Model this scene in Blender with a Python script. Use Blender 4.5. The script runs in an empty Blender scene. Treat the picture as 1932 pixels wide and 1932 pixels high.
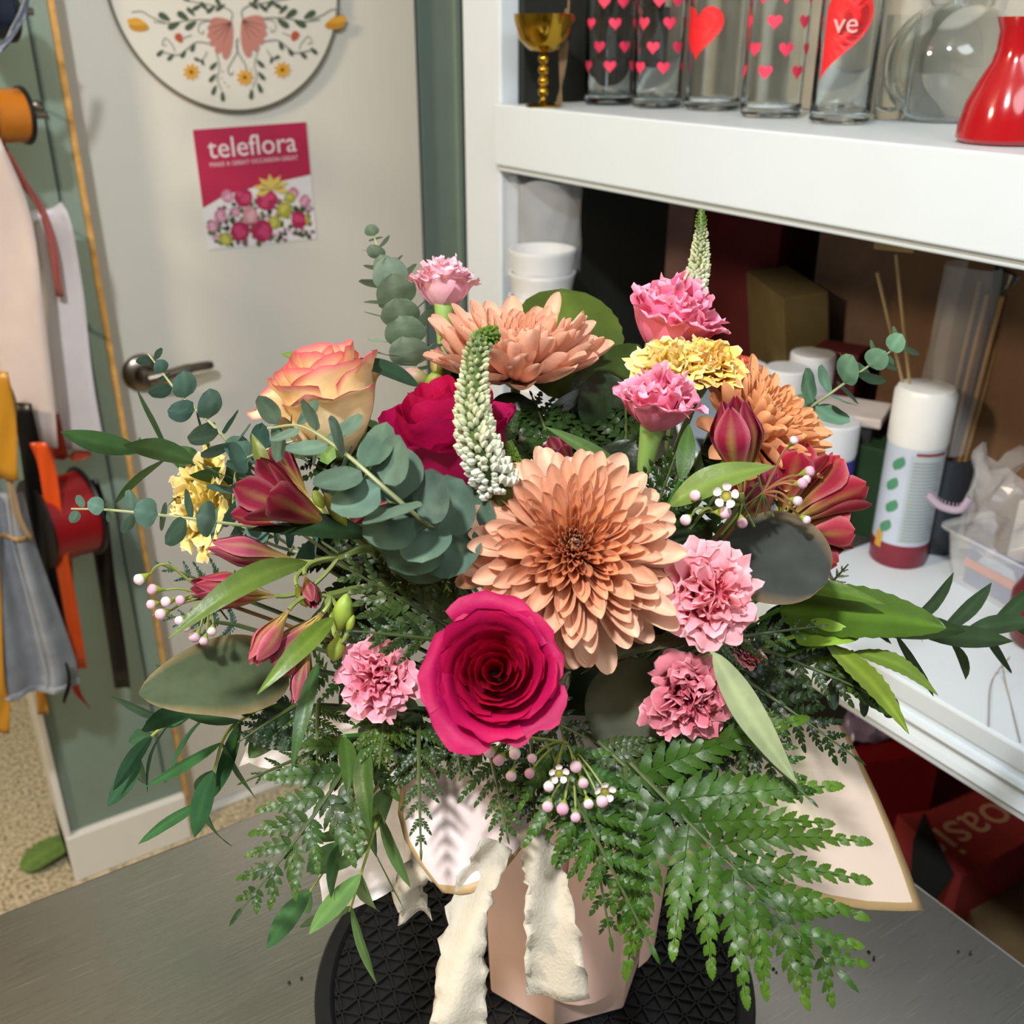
import bpy, math, random
from mathutils import Vector, Matrix, noise
pi = math.pi
sc = bpy.context.scene
col = sc.collection
rnd = random.Random(7)

# ---------------------------------------------------------------- camera
PITCH = math.radians(25.0)
YAW = math.radians(32.8)
CAM = Vector((0, 0, 1.5))
HF = Vector((math.sin(YAW), math.cos(YAW), 0))
RT = Vector((math.cos(YAW), -math.sin(YAW), 0))
FW = HF * math.cos(PITCH) + Vector((0, 0, -math.sin(PITCH)))
UP = HF * math.sin(PITCH) + Vector((0, 0, math.cos(PITCH)))
cd = bpy.data.cameras.new('camera')
cam = bpy.data.objects.new('camera', cd)
col.objects.link(cam)
rot = Matrix((RT, UP, -FW)).transposed()
cam.matrix_world = Matrix.Translation(CAM) @ rot.to_4x4()
cd.sensor_width = 26; cd.lens = 26; cd.clip_start = 0.02
cd.dof.use_dof = True; cd.dof.focus_distance = 0.5; cd.dof.aperture_fstop = 9.5
sc.camera = cam

# ---------------------------------------------------------------- world, lights, exposure
w = bpy.data.worlds.new('world'); sc.world = w; w.use_nodes = True
w.node_tree.nodes['Background'].inputs[0].default_value = (0.80, 0.90, 1.0, 1)
w.node_tree.nodes['Background'].inputs[1].default_value = 0.10
sc.view_settings.view_transform = 'Standard'
sc.view_settings.look = 'None'
sc.view_settings.gamma = 1
sc.view_settings.exposure = 0.06

def area(name, loc, target, size, power, color, spread=180):
    l = bpy.data.lights.new(name, 'AREA'); l.shape = 'DISK'; l.size = size
    l.energy = power; l.color = color; l.spread = math.radians(spread)
    o = bpy.data.objects.new(name, l); col.objects.link(o)
    o.location = loc
    o.rotation_euler = (Vector(target) - Vector(loc)).to_track_quat('-Z', 'Y').to_euler()
    return o
area('ceiling_spotlight', (-0.45, -0.10, 2.42), (0.3, 0.45, 1.1), 0.12, 27, (0.97, 0.98, 1.0))
area('ceiling_lamp_warm', (-1.3, 0.9, 2.3), (0.2, 1.8, 1.1), 0.30, 30, (1.0, 0.80, 0.56))
area('fill_light', (0.2, -0.6, 2.42), (0.5, 0.9, 1.0), 0.9, 14, (0.90, 0.96, 1.0))  # broad fill light added to lift the shadows

# ---------------------------------------------------------------- picking points: pixel -> place in the room
F = 1932.0
def ray(u, v):
    return RT * ((u - 966) / F) + UP * ((966 - v) / F) + FW
def P(u, v, d):
    return CAM + ray(u, v) * d
def on(u, v, ax, val):
    r = ray(u, v); i = 'xyz'.index(ax)
    return CAM + r * ((val - CAM[i]) / r[i])
def onxz(u, x, z):
    """the place at depth plane x and height z that shows in picture column u"""
    a, b = 0.0, 2600.0
    for _ in range(40):
        m = (a + b) / 2
        if on(u, m, 'x', x).z > z: a = m
        else: b = m
    return on(u, a, 'x', x)
def CV(x, y, z):
    """direction given as right / up / towards the viewer"""
    return (RT * x + UP * y - FW * z).normalized()
def W(fwd, lat, z):
    p = HF * fwd + RT * lat; return Vector((p.x, p.y, z))

# ---------------------------------------------------------------- mesh building
def lerp(a, b, t): return a + (b - a) * t
def mix(a, b, t):
    t = max(0, min(1, t)); return tuple(a[i] + (b[i] - a[i]) * t for i in range(3))
def smooth(t, a=0, b=1):
    t = max(0, min(1, (t - a) / (b - a))); return t * t * (3 - 2 * t)
def hexc(h):
    c = [int(h[i:i + 2], 16) / 255 for i in (0, 2, 4)]
    return tuple((x / 12.92 if x <= .04045 else ((x + .055) / 1.055) ** 2.4) for x in c)
def jit(c, a, r=rnd):
    k = 1 + r.uniform(-a, a); return tuple(min(1, x * k * (1 + r.uniform(-a, a) * .4)) for x in c)

class MB:
    def __init__(s): s.v = []; s.f = []; s.c = []
    def put(s, vs, fs, c):
        n = len(s.v); s.v += [tuple(p) for p in vs]
        s.c += ([c] * len(vs) if not isinstance(c, list) else c)
        s.f += [tuple(i + n for i in f) for f in fs]
    def grid(s, rows, c, closed=False):
        n = len(rows[0]); m = len(rows); fs = []
        for i in range(m - 1):
            for j in range(n if closed else n - 1):
                k = (j + 1) % n
                fs.append((i * n + j, i * n + k, (i + 1) * n + k, (i + 1) * n + j))
        cc = [x for r in c for x in r] if isinstance(c, list) else c
        s.put([p for r in rows for p in r], fs, cc)
    def tube(s, pts, rad, c, n=6, caps=True):
        pts = [Vector(p) for p in pts]; rows = []; m = len(pts)
        t0 = (pts[1] - pts[0]).normalized()
        a = t0.orthogonal().normalized()
        for i, p in enumerate(pts):
            t = (pts[min(i + 1, m - 1)] - pts[max(i - 1, 0)])
            t = t.normalized() if t.length > 1e-9 else t0
            a = (a - t * a.dot(t)); a = a.normalized() if a.length > 1e-6 else t.orthogonal().normalized()
            b = t.cross(a)
            r = rad[i] if isinstance(rad, (list, tuple)) else rad
            rows.append([p + (a * math.cos(q) + b * math.sin(q)) * r for q in [2 * pi * k / n for k in range(n)]])
        cc = [[x] * n for x in c] if isinstance(c, list) else c
        k0 = len(s.v); s.grid(rows, cc, True)
        if caps:
            s.f.append(tuple(k0 + i for i in range(n))[::-1])
            s.f.append(tuple(k0 + (m - 1) * n + i for i in range(n)))
    def lathe(s, prof, M, c, n=40, caps=True):
        rows = [[M @ Vector((r * math.cos(q), r * math.sin(q), z)) for q in [2 * pi * k / n for k in range(n)]] for r, z in prof]
        cc = [[x] * n for x in c] if isinstance(c, list) else c
        k0 = len(s.v); s.grid(rows, cc, True)
        if caps:
            s.f.append(tuple(k0 + i for i in range(n))[::-1])
            s.f.append(tuple(k0 + (len(prof) - 1) * n + i for i in range(n)))
    def box(s, lo, hi, c, M=None):
        vs = [Vector((x, y, z)) for x in (lo[0], hi[0]) for y in (lo[1], hi[1]) for z in (lo[2], hi[2])]
        if M: vs = [M @ p for p in vs]
        s.put(vs, [(0, 1, 3, 2), (4, 6, 7, 5), (0, 4, 5, 1), (2, 3, 7, 6), (0, 2, 6, 4), (1, 5, 7, 3)], c)
    def ball(s, p, r, c, n=8, m=6, M=None, sq=(1, 1, 1)):
        rows = []
        for i in range(m + 1):
            th = pi * i / m; th = max(.02, min(pi - .02, th))
            rows.append([(Vector((r * sq[0] * math.sin(th) * math.cos(q), r * sq[1] * math.sin(th) * math.sin(q), r * sq[2] * math.cos(th)))) for q in [2 * pi * k / n for k in range(n)]])
        if M: rows = [[M @ a for a in rw] for rw in rows]
        rows = [[Vector(p) + a for a in rw] for rw in rows]
        s.grid(rows, c, True)
    def poly(s, pts, c, thick=None):
        """flat outline; with thick (vector) a slab"""
        n = len(pts)
        if thick is None:
            s.put(pts, [tuple(range(n))], c)
        else:
            q = [Vector(p) + Vector(thick) for p in pts]
            s.put(list(pts) + q, [tuple(range(n))[::-1], tuple(range(n, 2 * n))] + [(i, (i + 1) % n, n + (i + 1) % n, n + i) for i in range(n)], c)
    def build(s, name, mat, root=None, sm=True, bevel=0, solid=0, sub=0, sharp=40):
        me = bpy.data.meshes.new(name)
        off = Vector(root.location) if root is not None else Vector((0, 0, 0))
        if root is not None and root.parent: off = off + root.parent.location
        org = off
        if root is None:
            # origin at the base of the thing
            xs = [p[0] for p in s.v]; ys = [p[1] for p in s.v]; zs = [p[2] for p in s.v]
            org = Vector(((min(xs) + max(xs)) / 2, (min(ys) + max(ys)) / 2, min(zs)))
        me.from_pydata([(p[0] - org.x, p[1] - org.y, p[2] - org.z) for p in s.v], [], s.f)
        at = me.color_attributes.new('Col', 'FLOAT_COLOR', 'POINT')
        at.data.foreach_set('color', [x for c in s.c for x in (c[0], c[1], c[2], 1)])
        if sm:
            me.shade_smooth()
            if sharp: me.set_sharp_from_angle(angle=math.radians(sharp))
        me.materials.append(mat)
        me.update()
        o = bpy.data.objects.new(name, me); col.objects.link(o)
        if root is not None: o.parent = root
        else: o.location = org
        if solid:
            m = o.modifiers.new('thickness', 'SOLIDIFY'); m.thickness = solid; m.offset = 0
        if bevel:
            m = o.modifiers.new('bevel', 'BEVEL'); m.width = bevel; m.segments = 2; m.limit_method = 'ANGLE'
        if sub:
            m = o.modifiers.new('sub', 'SUBSURF'); m.levels = sub; m.render_levels = sub
        return o

def thing(name, label, cat, loc, group=None):
    o = bpy.data.objects.new(name, None); col.objects.link(o)
    o.empty_display_size = .02
    o.location = loc; tag(o, label, cat, group); return o
def tag(o, label=None, cat=None, group=None, kind=None):
    if label: o['label'] = label
    if cat: o['category'] = cat
    if group: o['group'] = group
    if kind: o['kind'] = kind
    return o
def struct(o): o['kind'] = 'structure'; return o

def frame(pos, z, roll=0, x=None):
    z = Vector(z).normalized()
    a = Vector(x) if x is not None else (Vector((0, 0, 1)) if abs(z.z) < .95 else Vector((1, 0, 0)))
    yv = z.cross(a).normalized(); xv = yv.cross(z).normalized()
    M = Matrix((xv, yv, z)).transposed().to_4x4()
    return Matrix.Translation(pos) @ M @ Matrix.Rotation(roll, 4, 'Z')
def bez(a, b, c, n=10):
    a, b, c = Vector(a), Vector(b), Vector(c)
    return [a * (1 - t) ** 2 + b * 2 * t * (1 - t) + c * t * t for t in [i / n for i in range(n + 1)]]
def spline(pts, n=6):
    pts = [Vector(p) for p in pts]; out = []
    q = [pts[0] * 2 - pts[1]] + pts + [pts[-1] * 2 - pts[-2]]
    for i in range(1, len(q) - 2):
        for k in range(n):
            t = k / n
            out.append(.5 * ((2 * q[i]) + (-q[i - 1] + q[i + 1]) * t + (2 * q[i - 1] - 5 * q[i] + 4 * q[i + 1] - q[i + 2]) * t * t + (-q[i - 1] + 3 * q[i] - 3 * q[i + 1] + q[i + 2]) * t ** 3))
    out.append(pts[-1]); return out

# ---------------------------------------------------------------- materials
def mat(name, color=(.8, .8, .8), rough=.5, metal=0, vcol=False, noise_amt=.08, scale=20, bump=0, bscale=60, trans=0, sss=0, spec=.5, coat=0, transl=0, stretch=None, alpha=1, emit=0, ior=1.45):
    m = bpy.data.materials.new(name); m.use_nodes = True
    nt = m.node_tree; N = nt.nodes; L = nt.links
    b = N['Principled BSDF']; out = N['Material Output']
    tc = N.new('ShaderNodeTexCoord'); mp = N.new('ShaderNodeMapping'); L.new(tc.outputs['Object'], mp.inputs[0])
    if stretch: mp.inputs['Scale'].default_value = stretch
    nz = N.new('ShaderNodeTexNoise'); nz.inputs['Scale'].default_value = scale; nz.inputs['Detail'].default_value = 4
    L.new(mp.outputs[0], nz.inputs['Vector'])
    mr = N.new('ShaderNodeMapRange'); mr.inputs[1].default_value = .3; mr.inputs[2].default_value = .7
    mr.inputs[3].default_value = 1 - noise_amt; mr.inputs[4].default_value = 1 + noise_amt
    L.new(nz.outputs[0], mr.inputs[0])
    if vcol:
        src = N.new('ShaderNodeVertexColor'); src.layer_name = 'Col'
    else:
        src = N.new('ShaderNodeRGB'); src.outputs[0].default_value = (*color, 1)
    mul = N.new('ShaderNodeVectorMath'); mul.operation = 'SCALE'
    L.new(src.outputs[0], mul.inputs[0]); L.new(mr.outputs[0], mul.inputs['Scale'])
    L.new(mul.outputs[0], b.inputs['Base Color'])
    b.inputs['Roughness'].default_value = rough; b.inputs['Metallic'].default_value = metal
    b.inputs['Specular IOR Level'].default_value = spec; b.inputs['IOR'].default_value = ior
    b.inputs['Transmission Weight'].default_value = trans
    b.inputs['Coat Weight'].default_value = coat; b.inputs['Coat Roughness'].default_value = .15
    b.inputs['Alpha'].default_value = alpha
    if sss:
        b.inputs['Subsurface Weight'].default_value = sss; b.inputs['Subsurface Radius'].default_value = (.006, .003, .003); b.inputs['Subsurface Scale'].default_value = 1
    if bump:
        n2 = N.new('ShaderNodeTexNoise'); n2.inputs['Scale'].default_value = bscale; n2.inputs['Detail'].default_value = 6
        L.new(mp.outputs[0], n2.inputs['Vector'])
        bp = N.new('ShaderNodeBump'); bp.inputs['Strength'].default_value = bump; bp.inputs['Distance'].default_value = .002
        L.new(n2.outputs[0], bp.inputs['Height']); L.new(bp.outputs[0], b.inputs['Normal'])
    if transl:
        tr = N.new('ShaderNodeBsdfTranslucent'); L.new(mul.outputs[0], tr.inputs[0])
        mx = N.new('ShaderNodeMixShader'); mx.inputs[0].default_value = transl
        L.new(b.outputs[0], mx.inputs[1]); L.new(tr.outputs[0], mx.inputs[2]); L.new(mx.outputs[0], out.inputs[0])
    if emit:
        L.new(mul.outputs[0], b.inputs['Emission Color']); b.inputs['Emission Strength'].default_value = emit
    return m

M_WALL = mat('sage_paint', hexc('7d9085'), .55, noise_amt=.03, bump=.15, bscale=120)
M_DOOR = mat('white_door_paint', hexc('dfdcd2'), .45, noise_amt=.015, scale=3)
M_TRIM = mat('white_trim_paint', hexc('e6e6e2'), .4, noise_amt=.02)
M_SHELF = mat('white_shelf_paint', hexc('d3dde3'), .35, noise_amt=.02, scale=6)
M_WOOD = mat('raw_wood', hexc('c79a55'), .7, noise_amt=.3, scale=40)
M_DARK = mat('dark_panel', hexc('1e211d'), .7)
M_PRINT = mat('print', vcol=True, rough=.5, noise_amt=.04)
M_PAINT = mat('coloured_plastic', vcol=True, rough=.35, noise_amt=.04)
M_MATTE = mat('matte_goods', vcol=True, rough=.7, noise_amt=.12, scale=25)
M_PETAL = mat('petal', vcol=True, rough=.55, noise_amt=.07, scale=90, transl=.22, spec=.3, bump=.12, bscale=300)
M_LEAF = mat('glossy_leaf', vcol=True, rough=.36, noise_amt=.18, scale=60, transl=.10, spec=.32, bump=.25, bscale=150)
M_SOFTLEAF = mat('matte_leaf', vcol=True, rough=.6, noise_amt=.16, scale=90, transl=.15, spec=.18, bump=.1, bscale=200)
M_STEM = mat('stem', vcol=True, rough=.5, noise_amt=.1)
M_PAPER = mat('blush_paper', hexc('efcbba'), .5, noise_amt=.02, scale=8, transl=.1)
M_PAPER2 = mat('cream_wrap_paper', vcol=True, rough=.45, noise_amt=.015, scale=8, transl=.08)
M_CREPE = mat('white_crepe', hexc('cfc7b5'), .8, noise_amt=.03, scale=60, transl=.25, bump=.35, bscale=500)
M_TISSUE = mat('white_fibre_tissue', hexc('eeeaea'), .7, noise_amt=.10, scale=60, transl=.3, bump=.6, bscale=220, alpha=.86)
M_BLACK = mat('black_plastic', hexc('131416'), .42, noise_amt=.1, spec=.5)
M_SATIN = mat('satin_ribbon', vcol=True, rough=.32, noise_amt=.05, spec=.6, transl=.1)
M_METAL = mat('brushed_nickel', hexc('8d857a'), .32, metal=1, noise_amt=.05)
M_GOLD = mat('gold_foil_glass', hexc('b7922f'), .15, metal=1)
M_GLASS = mat('clear_glass', (.95, .98, .97), .02, trans=1, noise_amt=0, ior=1.45)
M_FILM = mat('clear_film', (.9, .93, .95), .12, trans=.0, noise_amt=.1, alpha=.22, spec=.9)
M_DENIM = mat('denim', hexc('8f939a'), .85, noise_amt=.18, scale=30, bump=.4, bscale=300)
def special_mats():
    # brushed steel with scratches
    m = bpy.data.materials.new('scratched_steel'); m.use_nodes = True
    N = m.node_tree.nodes; L = m.node_tree.links; b = N['Principled BSDF']
    tc = N.new('ShaderNodeTexCoord')
    def nzz(scale, st, rot=0, det=5):
        mp = N.new('ShaderNodeMapping'); mp.inputs['Scale'].default_value = st; mp.inputs['Rotation'].default_value[2] = rot
        n = N.new('ShaderNodeTexNoise'); n.inputs['Scale'].default_value = scale; n.inputs['Detail'].default_value = det
        L.new(tc.outputs['Object'], mp.inputs[0]); L.new(mp.outputs[0], n.inputs['Vector']); return n
    br = nzz(9, (2, 60, 1), .02); sm = nzz(6, (1, 1, 1)); s1 = nzz(14, (1, 40, 1), .5, 2); s2 = nzz(18, (1.2, 50, 1), -.35, 2)
    mr = N.new('ShaderNodeMapRange'); mr.inputs[3].default_value = .10; mr.inputs[4].default_value = .30; L.new(sm.outputs[0], mr.inputs[0])
    ad = N.new('ShaderNodeMath'); ad.operation = 'MULTIPLY_ADD'; ad.inputs[1].default_value = .18
    L.new(br.outputs[0], ad.inputs[0]); L.new(mr.outputs[0], ad.inputs[2]); L.new(ad.outputs[0], b.inputs['Roughness'])
    prev = None
    for s in (s1, s2):
        r = N.new('ShaderNodeMapRange'); r.inputs[1].default_value = .70; r.inputs[2].default_value = .74; L.new(s.outputs[0], r.inputs[0])
        if prev:
            mx = N.new('ShaderNodeMath'); mx.operation = 'MAXIMUM'; L.new(prev.outputs[0], mx.inputs[0]); L.new(r.outputs[0], mx.inputs[1]); prev = mx
        else: prev = r
    cm = N.new('ShaderNodeMix'); cm.data_type = 'RGBA'; cm.inputs[6].default_value = (.56, .53, .50, 1); cm.inputs[7].default_value = (.80, .78, .75, 1)
    L.new(prev.outputs[0], cm.inputs[0]); L.new(cm.outputs[2], b.inputs['Base Color'])
    b.inputs['Metallic'].default_value = 1
    bp = N.new('ShaderNodeBump'); bp.inputs['Strength'].default_value = .12; bp.inputs['Distance'].default_value = .001
    L.new(br.outputs[0], bp.inputs['Height']); L.new(bp.outputs[0], b.inputs['Normal'])
    # speckled loop carpet
    c = bpy.data.materials.new('speckled_carpet'); c.use_nodes = True
    N = c.node_tree.nodes; L = c.node_tree.links; b = N['Principled BSDF']
    tc = N.new('ShaderNodeTexCoord'); n = N.new('ShaderNodeTexNoise'); n.inputs['Scale'].default_value = 130; n.inputs['Detail'].default_value = 3
    L.new(tc.outputs['Object'], n.inputs['Vector'])
    cr = N.new('ShaderNodeValToRGB'); e = cr.color_ramp.elements
    e[0].position = .36; e[0].color = (*hexc('7c6c50'), 1); e[1].position = .60; e[1].color = (*hexc('ded2b4'), 1)
    x = e.new(.46); x.color = (*hexc('b9ab8b'), 1)
    L.new(n.outputs[0], cr.inputs[0]); L.new(cr.outputs[0], b.inputs['Base Color']); b.inputs['Roughness'].default_value = .95
    bp = N.new('ShaderNodeBump'); bp.inputs['Distance'].default_value = .004; bp.inputs['Strength'].default_value = .6
    L.new(n.outputs[0], bp.inputs['Height']); L.new(bp.outputs[0], b.inputs['Normal'])
    return m, c
M_STEEL, M_CARPET = special_mats()
WHITE = (.8, .8, .8)
ONE = (1, 1, 1)
def box_obj(name, lo, hi, m, root=None, c=ONE, bevel=.002, M=None):
    b = MB(); b.box(lo, hi, c, M); return b.build(name, m, root, sm=False, bevel=bevel)
# ================================================================ the room
D = 1.84            # plane of the door wall
SX = 0.765          # front plane of the shelf unit
TX, TY, TZ = 0.592, 0.69, 0.90
struct(box_obj('floor', (-3, -2.5, -.1), (3, 4.2, 0), M_CARPET, bevel=0))
def X(u, v, y=D): return on(u, v, 'y', y).x
WL = on(130, 1560, 'y', D - .10).x
dl, dr = .341, .955
# door wall: pieces left and right of the door and above
struct(box_obj('wall_left', (WL, D - .10, .11), (dl - .012, D + .02, 2.5), M_WALL, bevel=.002))
struct(box_obj('wall_right', (dr + .012, D, 0), (1.7, D + .12, 2.5), M_WALL))
struct(box_obj('wall_above', (dl - .012, D, 2.06), (dr + .012, D + .12, 2.5), M_WALL))
struct(box_obj('wall_side', (1.7, -2.5, 0), (1.82, D + .12, 2.5), M_WALL))
struct(box_obj('wall_far', (-3, 3.6, 0), (1.8, 3.7, 2.5), M_WALL))
struct(box_obj('wall_back', (-3, -2.5, 0), (1.82, -2.4, 2.5), M_DOOR))
struct(box_obj('wall_window_side', (-3, -2.5, 0), (-2.9, 3.7, 2.5), M_DOOR))
struct(box_obj('ceiling', (-3, -2.5, 2.5), (1.82, 3.7, 2.6), M_DOOR))
struct(box_obj('trim_1', (WL - .012, D - .112, 0), (WL + .0, D + .02, 2.5), M_TRIM))
struct(box_obj('baseboard_left', (WL - .012, D - .115, 0), (dl - .012, D + .02, .11), M_TRIM, bevel=.004))
struct(box_obj('trim_2', (dl - .012, D - .104, .0), (dl - .004, D + .0, 2.06), M_WOOD, bevel=0))
b = MB(); b.box((dl - .045, D - .1025, .15), (dl - .0425, D - .0995, 2.4), hexc('2b332e'))
struct(b.build('trim_3', M_PRINT, sm=False))
# door slab with lever handle
door = box_obj('door_1', (dl, D - .04, .008), (dr, D, 2.055), M_DOOR, bevel=.003); struct(door)
box_obj('doorway_threshold', (dl, D - .06, 0), (dr, D + .05, .007), M_TRIM)['kind'] = 'structure'
# casing on the right
struct(box_obj('trim_4', (dr + .012, D - .02, 0), (dr + .10, D, 2.12), M_WALL, bevel=.005))
struct(box_obj('trim_5', (dr + .085, D - .032, 0), (dr + .10, D - .02, 2.12), M_WALL, bevel=.003))
h = MB(); hp = on(268, 703, 'y', D - .04)
hd = Matrix.Translation((hp.x, D - .04, hp.z)) @ Matrix.Rotation(pi / 2, 4, 'X')
h.lathe([(.034, 0), (.034, .004), (.030, .009), (.016, .012), (.012, .02), (.011, .05)], hd, ONE, 32)
lp = [(hp.x, D - .085, hp.z), (hp.x + .035, D - .090, hp.z + .004), (hp.x + .075, D - .087, hp.z + .008), (hp.x + .112, D - .080, hp.z + .006)]
h.tube(spline(lp, 5), [.012] * 5 + [.0095] * 5 + [.008] * 5 + [.0065], ONE, 10)
hh = h.build('door_handle', M_METAL); hh.parent = door; hh.location = Vector(hh.location) - Vector(door.location)
lt = MB(); lt.box((dl - .004, D - .045, hp.z - .03), (dl + .001, D - .03, hp.z + .03), ONE)
o = lt.build('latch_plate', M_METAL, sm=False); o.parent = door; o.location = Vector(o.location) - Vector(door.location)

# round hanging sign with folk flowers
def sign():
    k = D - .04
    pc = on(425, -30, 'y', k); bot = on(422, 209, 'y', k)
    R = pc.z - bot.z
    root = thing('round_sign', 'round white hanging sign painted with mirrored folk flowers on the door', 'sign', (pc.x, k - .03, bot.z))
    T = Matrix.Translation((pc.x, k - .004, pc.z)) @ Matrix.Rotation(pi / 2, 4, 'X')
    m = MB(); m.lathe([(R - .001, 0), (R, .001), (R, .009), (R - .001, .010)], T, ONE, 96); m.build('panel', M_DOOR, root, sm=False)
    e = MB(); e.lathe([(R + .0006, .0015), (R + .0014, .002), (R + .0014, .010), (R + .0006, .0105), (R - .002, .0105)], T, hexc('6b6a5c'), 96, caps=False)
    e.build('rim', M_PRINT, root)
    g = MB(); yk = k - .0146
    lay = [0]
    def pt(u, v, dy=0):
        dy = lay[0] * 1.2e-5
        q = on(u, v, 'y', yk - dy); return Vector((q.x, yk - dy, q.z))
    GR = hexc('4a5a43'); LN = hexc('8d8d86'); PK = hexc('c08175'); YL = hexc('d9a236'); OC = hexc('c28a2a')
    def line(pp, wd=1.1, c=LN):
        lay[0] += 1
        ps = spline([pt(*q) for q in pp], 5); rows = []
        for i, p in enumerate(ps):
            t = (ps[min(i + 1, len(ps) - 1)] - ps[max(0, i - 1)]).normalized(); n = Vector((-t.z, 0, t.x)) * wd * .00095
            rows.append([p - n, p + n])
        g.grid(rows, c)
    def lf(u, v, ang, L=26, wd=6, c=GR):
        a = math.radians(ang); ps = []; lay[0] += 1
        for i in range(14):
            q = 2 * pi * i / 14; x = math.cos(q) * L / 2; y = math.sin(q) * wd * (1 - .35 * math.cos(q))
            ps.append(pt(u + x * math.cos(a) - y * math.sin(a), v - x * math.sin(a) - y * math.cos(a), .0004))
        g.poly(ps, c)
    def daisy(u, v, r=16):
        for i in range(9):
            lf(u + math.cos(i * 2 * pi / 9) * r * .62, v - math.sin(i * 2 * pi / 9) * r * .62, i * 40, r * .85, 3.2, YL)
        lay[0] += 1; g.poly([pt(u + math.cos(i) * 3.5, v + math.sin(i) * 3.5, .0008) for i in [k2 * pi / 5 for k2 in range(10)]], hexc('5c3d12'))
    cx = 447
    for s in (-1, 1):
        def mu(u): return cx + s * (cx - u)
        def mv(u, v): return v - (0 if s < 0 else (cx - u) * -.0 + 4)
        f = lambda u, v: (cx - (cx - u) if s < 0 else cx + (cx - u), v - (0 if s < 0 else 4))
        A = (lambda a: a) if s < 0 else (lambda a: 180 - a)
        line([f(437, 42), f(400, 38), f(360, 38), f(320, 44), f(290, 41)])
        line([f(312, 43), f(285, 32), f(268, 22), f(248, 23)])
        line([f(436, 40), f(438, 25), f(425, 15), f(400, 10), f(345, 0)])
        for (u, v, a) in ((360, 22, -45), (385, 12, -50), (412, 5, -60), (372, 14, 30), (398, 18, 40), (416, 14, 35), (350, -4, -40)): lf(*f(u, v), A(a), 22, 4)
        for (u, v, a) in ((310, 32, -32), (345, 30, -35), (328, 48, 28), (360, 48, 35)): lf(*f(u, v), A(a), 26, 6)
        # tulip at the outer end
        uu, vv = f(262, 48)
        lf(uu, vv, A(-18), 40, 12, OC); lf(uu + s * 4, vv - 6, A(-10), 38, 6, YL)
        # fan petals
        for i in range(6):
            a0 = -100 - i * 16
            a = math.radians(a0); L = 72 - i * 6
            u0, v0 = f(437, 42); du = math.cos(a) * L / 2 * (1 if s < 0 else -1); dv = -math.sin(a) * L / 2
            lf(u0 + du, v0 + dv, A(a0 + 180) if s < 0 else 180 - (a0 + 180), L, 9, PK)
        for i in range(4):
            a = math.radians(-112 - i * 18); uq = 437 + math.cos(a) * 42; vq = 42 - math.sin(a) * 42
            q = f(uq, vq); lay[0] += 1; ps = [pt(*f(437, 42), .0009), pt(*q, .0009)]
            t = (ps[1] - ps[0]).normalized(); n = Vector((-t.z, 0, t.x)) * .0010
            g.grid([[ps[0] - n, ps[0] + n], [ps[1] - n * .3, ps[1] + n * .3]], hexc('6b4a42'))
        line([f(445, 75), f(448, 95), f(438, 115), f(430, 130), f(434, 142), f(440, 136)])
        line([f(395, 82), f(370, 80), f(350, 95), f(335, 104), f(305, 98)])
        for (u, v, a) in ((302, 100, 45), (322, 108, 45), (346, 102, 60), (364, 90, 70)): lf(*f(u, v), A(a), 17, 4)
        line([f(330, 98), f(325, 85), f(312, 72), f(306, 84), f(314, 86)], .8)
        lf(*f(338, 72), A(-60), 20, 7, hexc('b8553a')); line([f(345, 72), f(362, 66)], .8)
        daisy(*f(361, 136)); line([f(391, 97), f(382, 112), f(372, 116)], .8)
        for (u, v, a) in ((372, 112, -20), (382, 118, -70)): lf(*f(u, v), A(a), 13, 3)
        line([f(408, 100), f(414, 125), f(410, 150), f(418, 170)], .9)
        for (u, v, a) in ((403, 124, 45), (401, 147, 50), (404, 170, 70), (420, 182, 95)): lf(*f(u, v), A(a), 20, 4)
        for (u, v) in ((420, 135), (424, 156), (431, 163), (418, 148)): g.poly([pt(f(u, v)[0] + math.cos(i) * 1.6, f(u, v)[1] + math.sin(i) * 1.6) for i in [k2 * pi / 4 for k2 in range(8)]], LN)
        line([f(400, 38), f(378, 44), f(374, 58), f(382, 64), f(384, 56)], .8)
    daisy(462, 146)
    g.build('painted_flowers', M_PRINT, root, sm=False)
sign()

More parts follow.
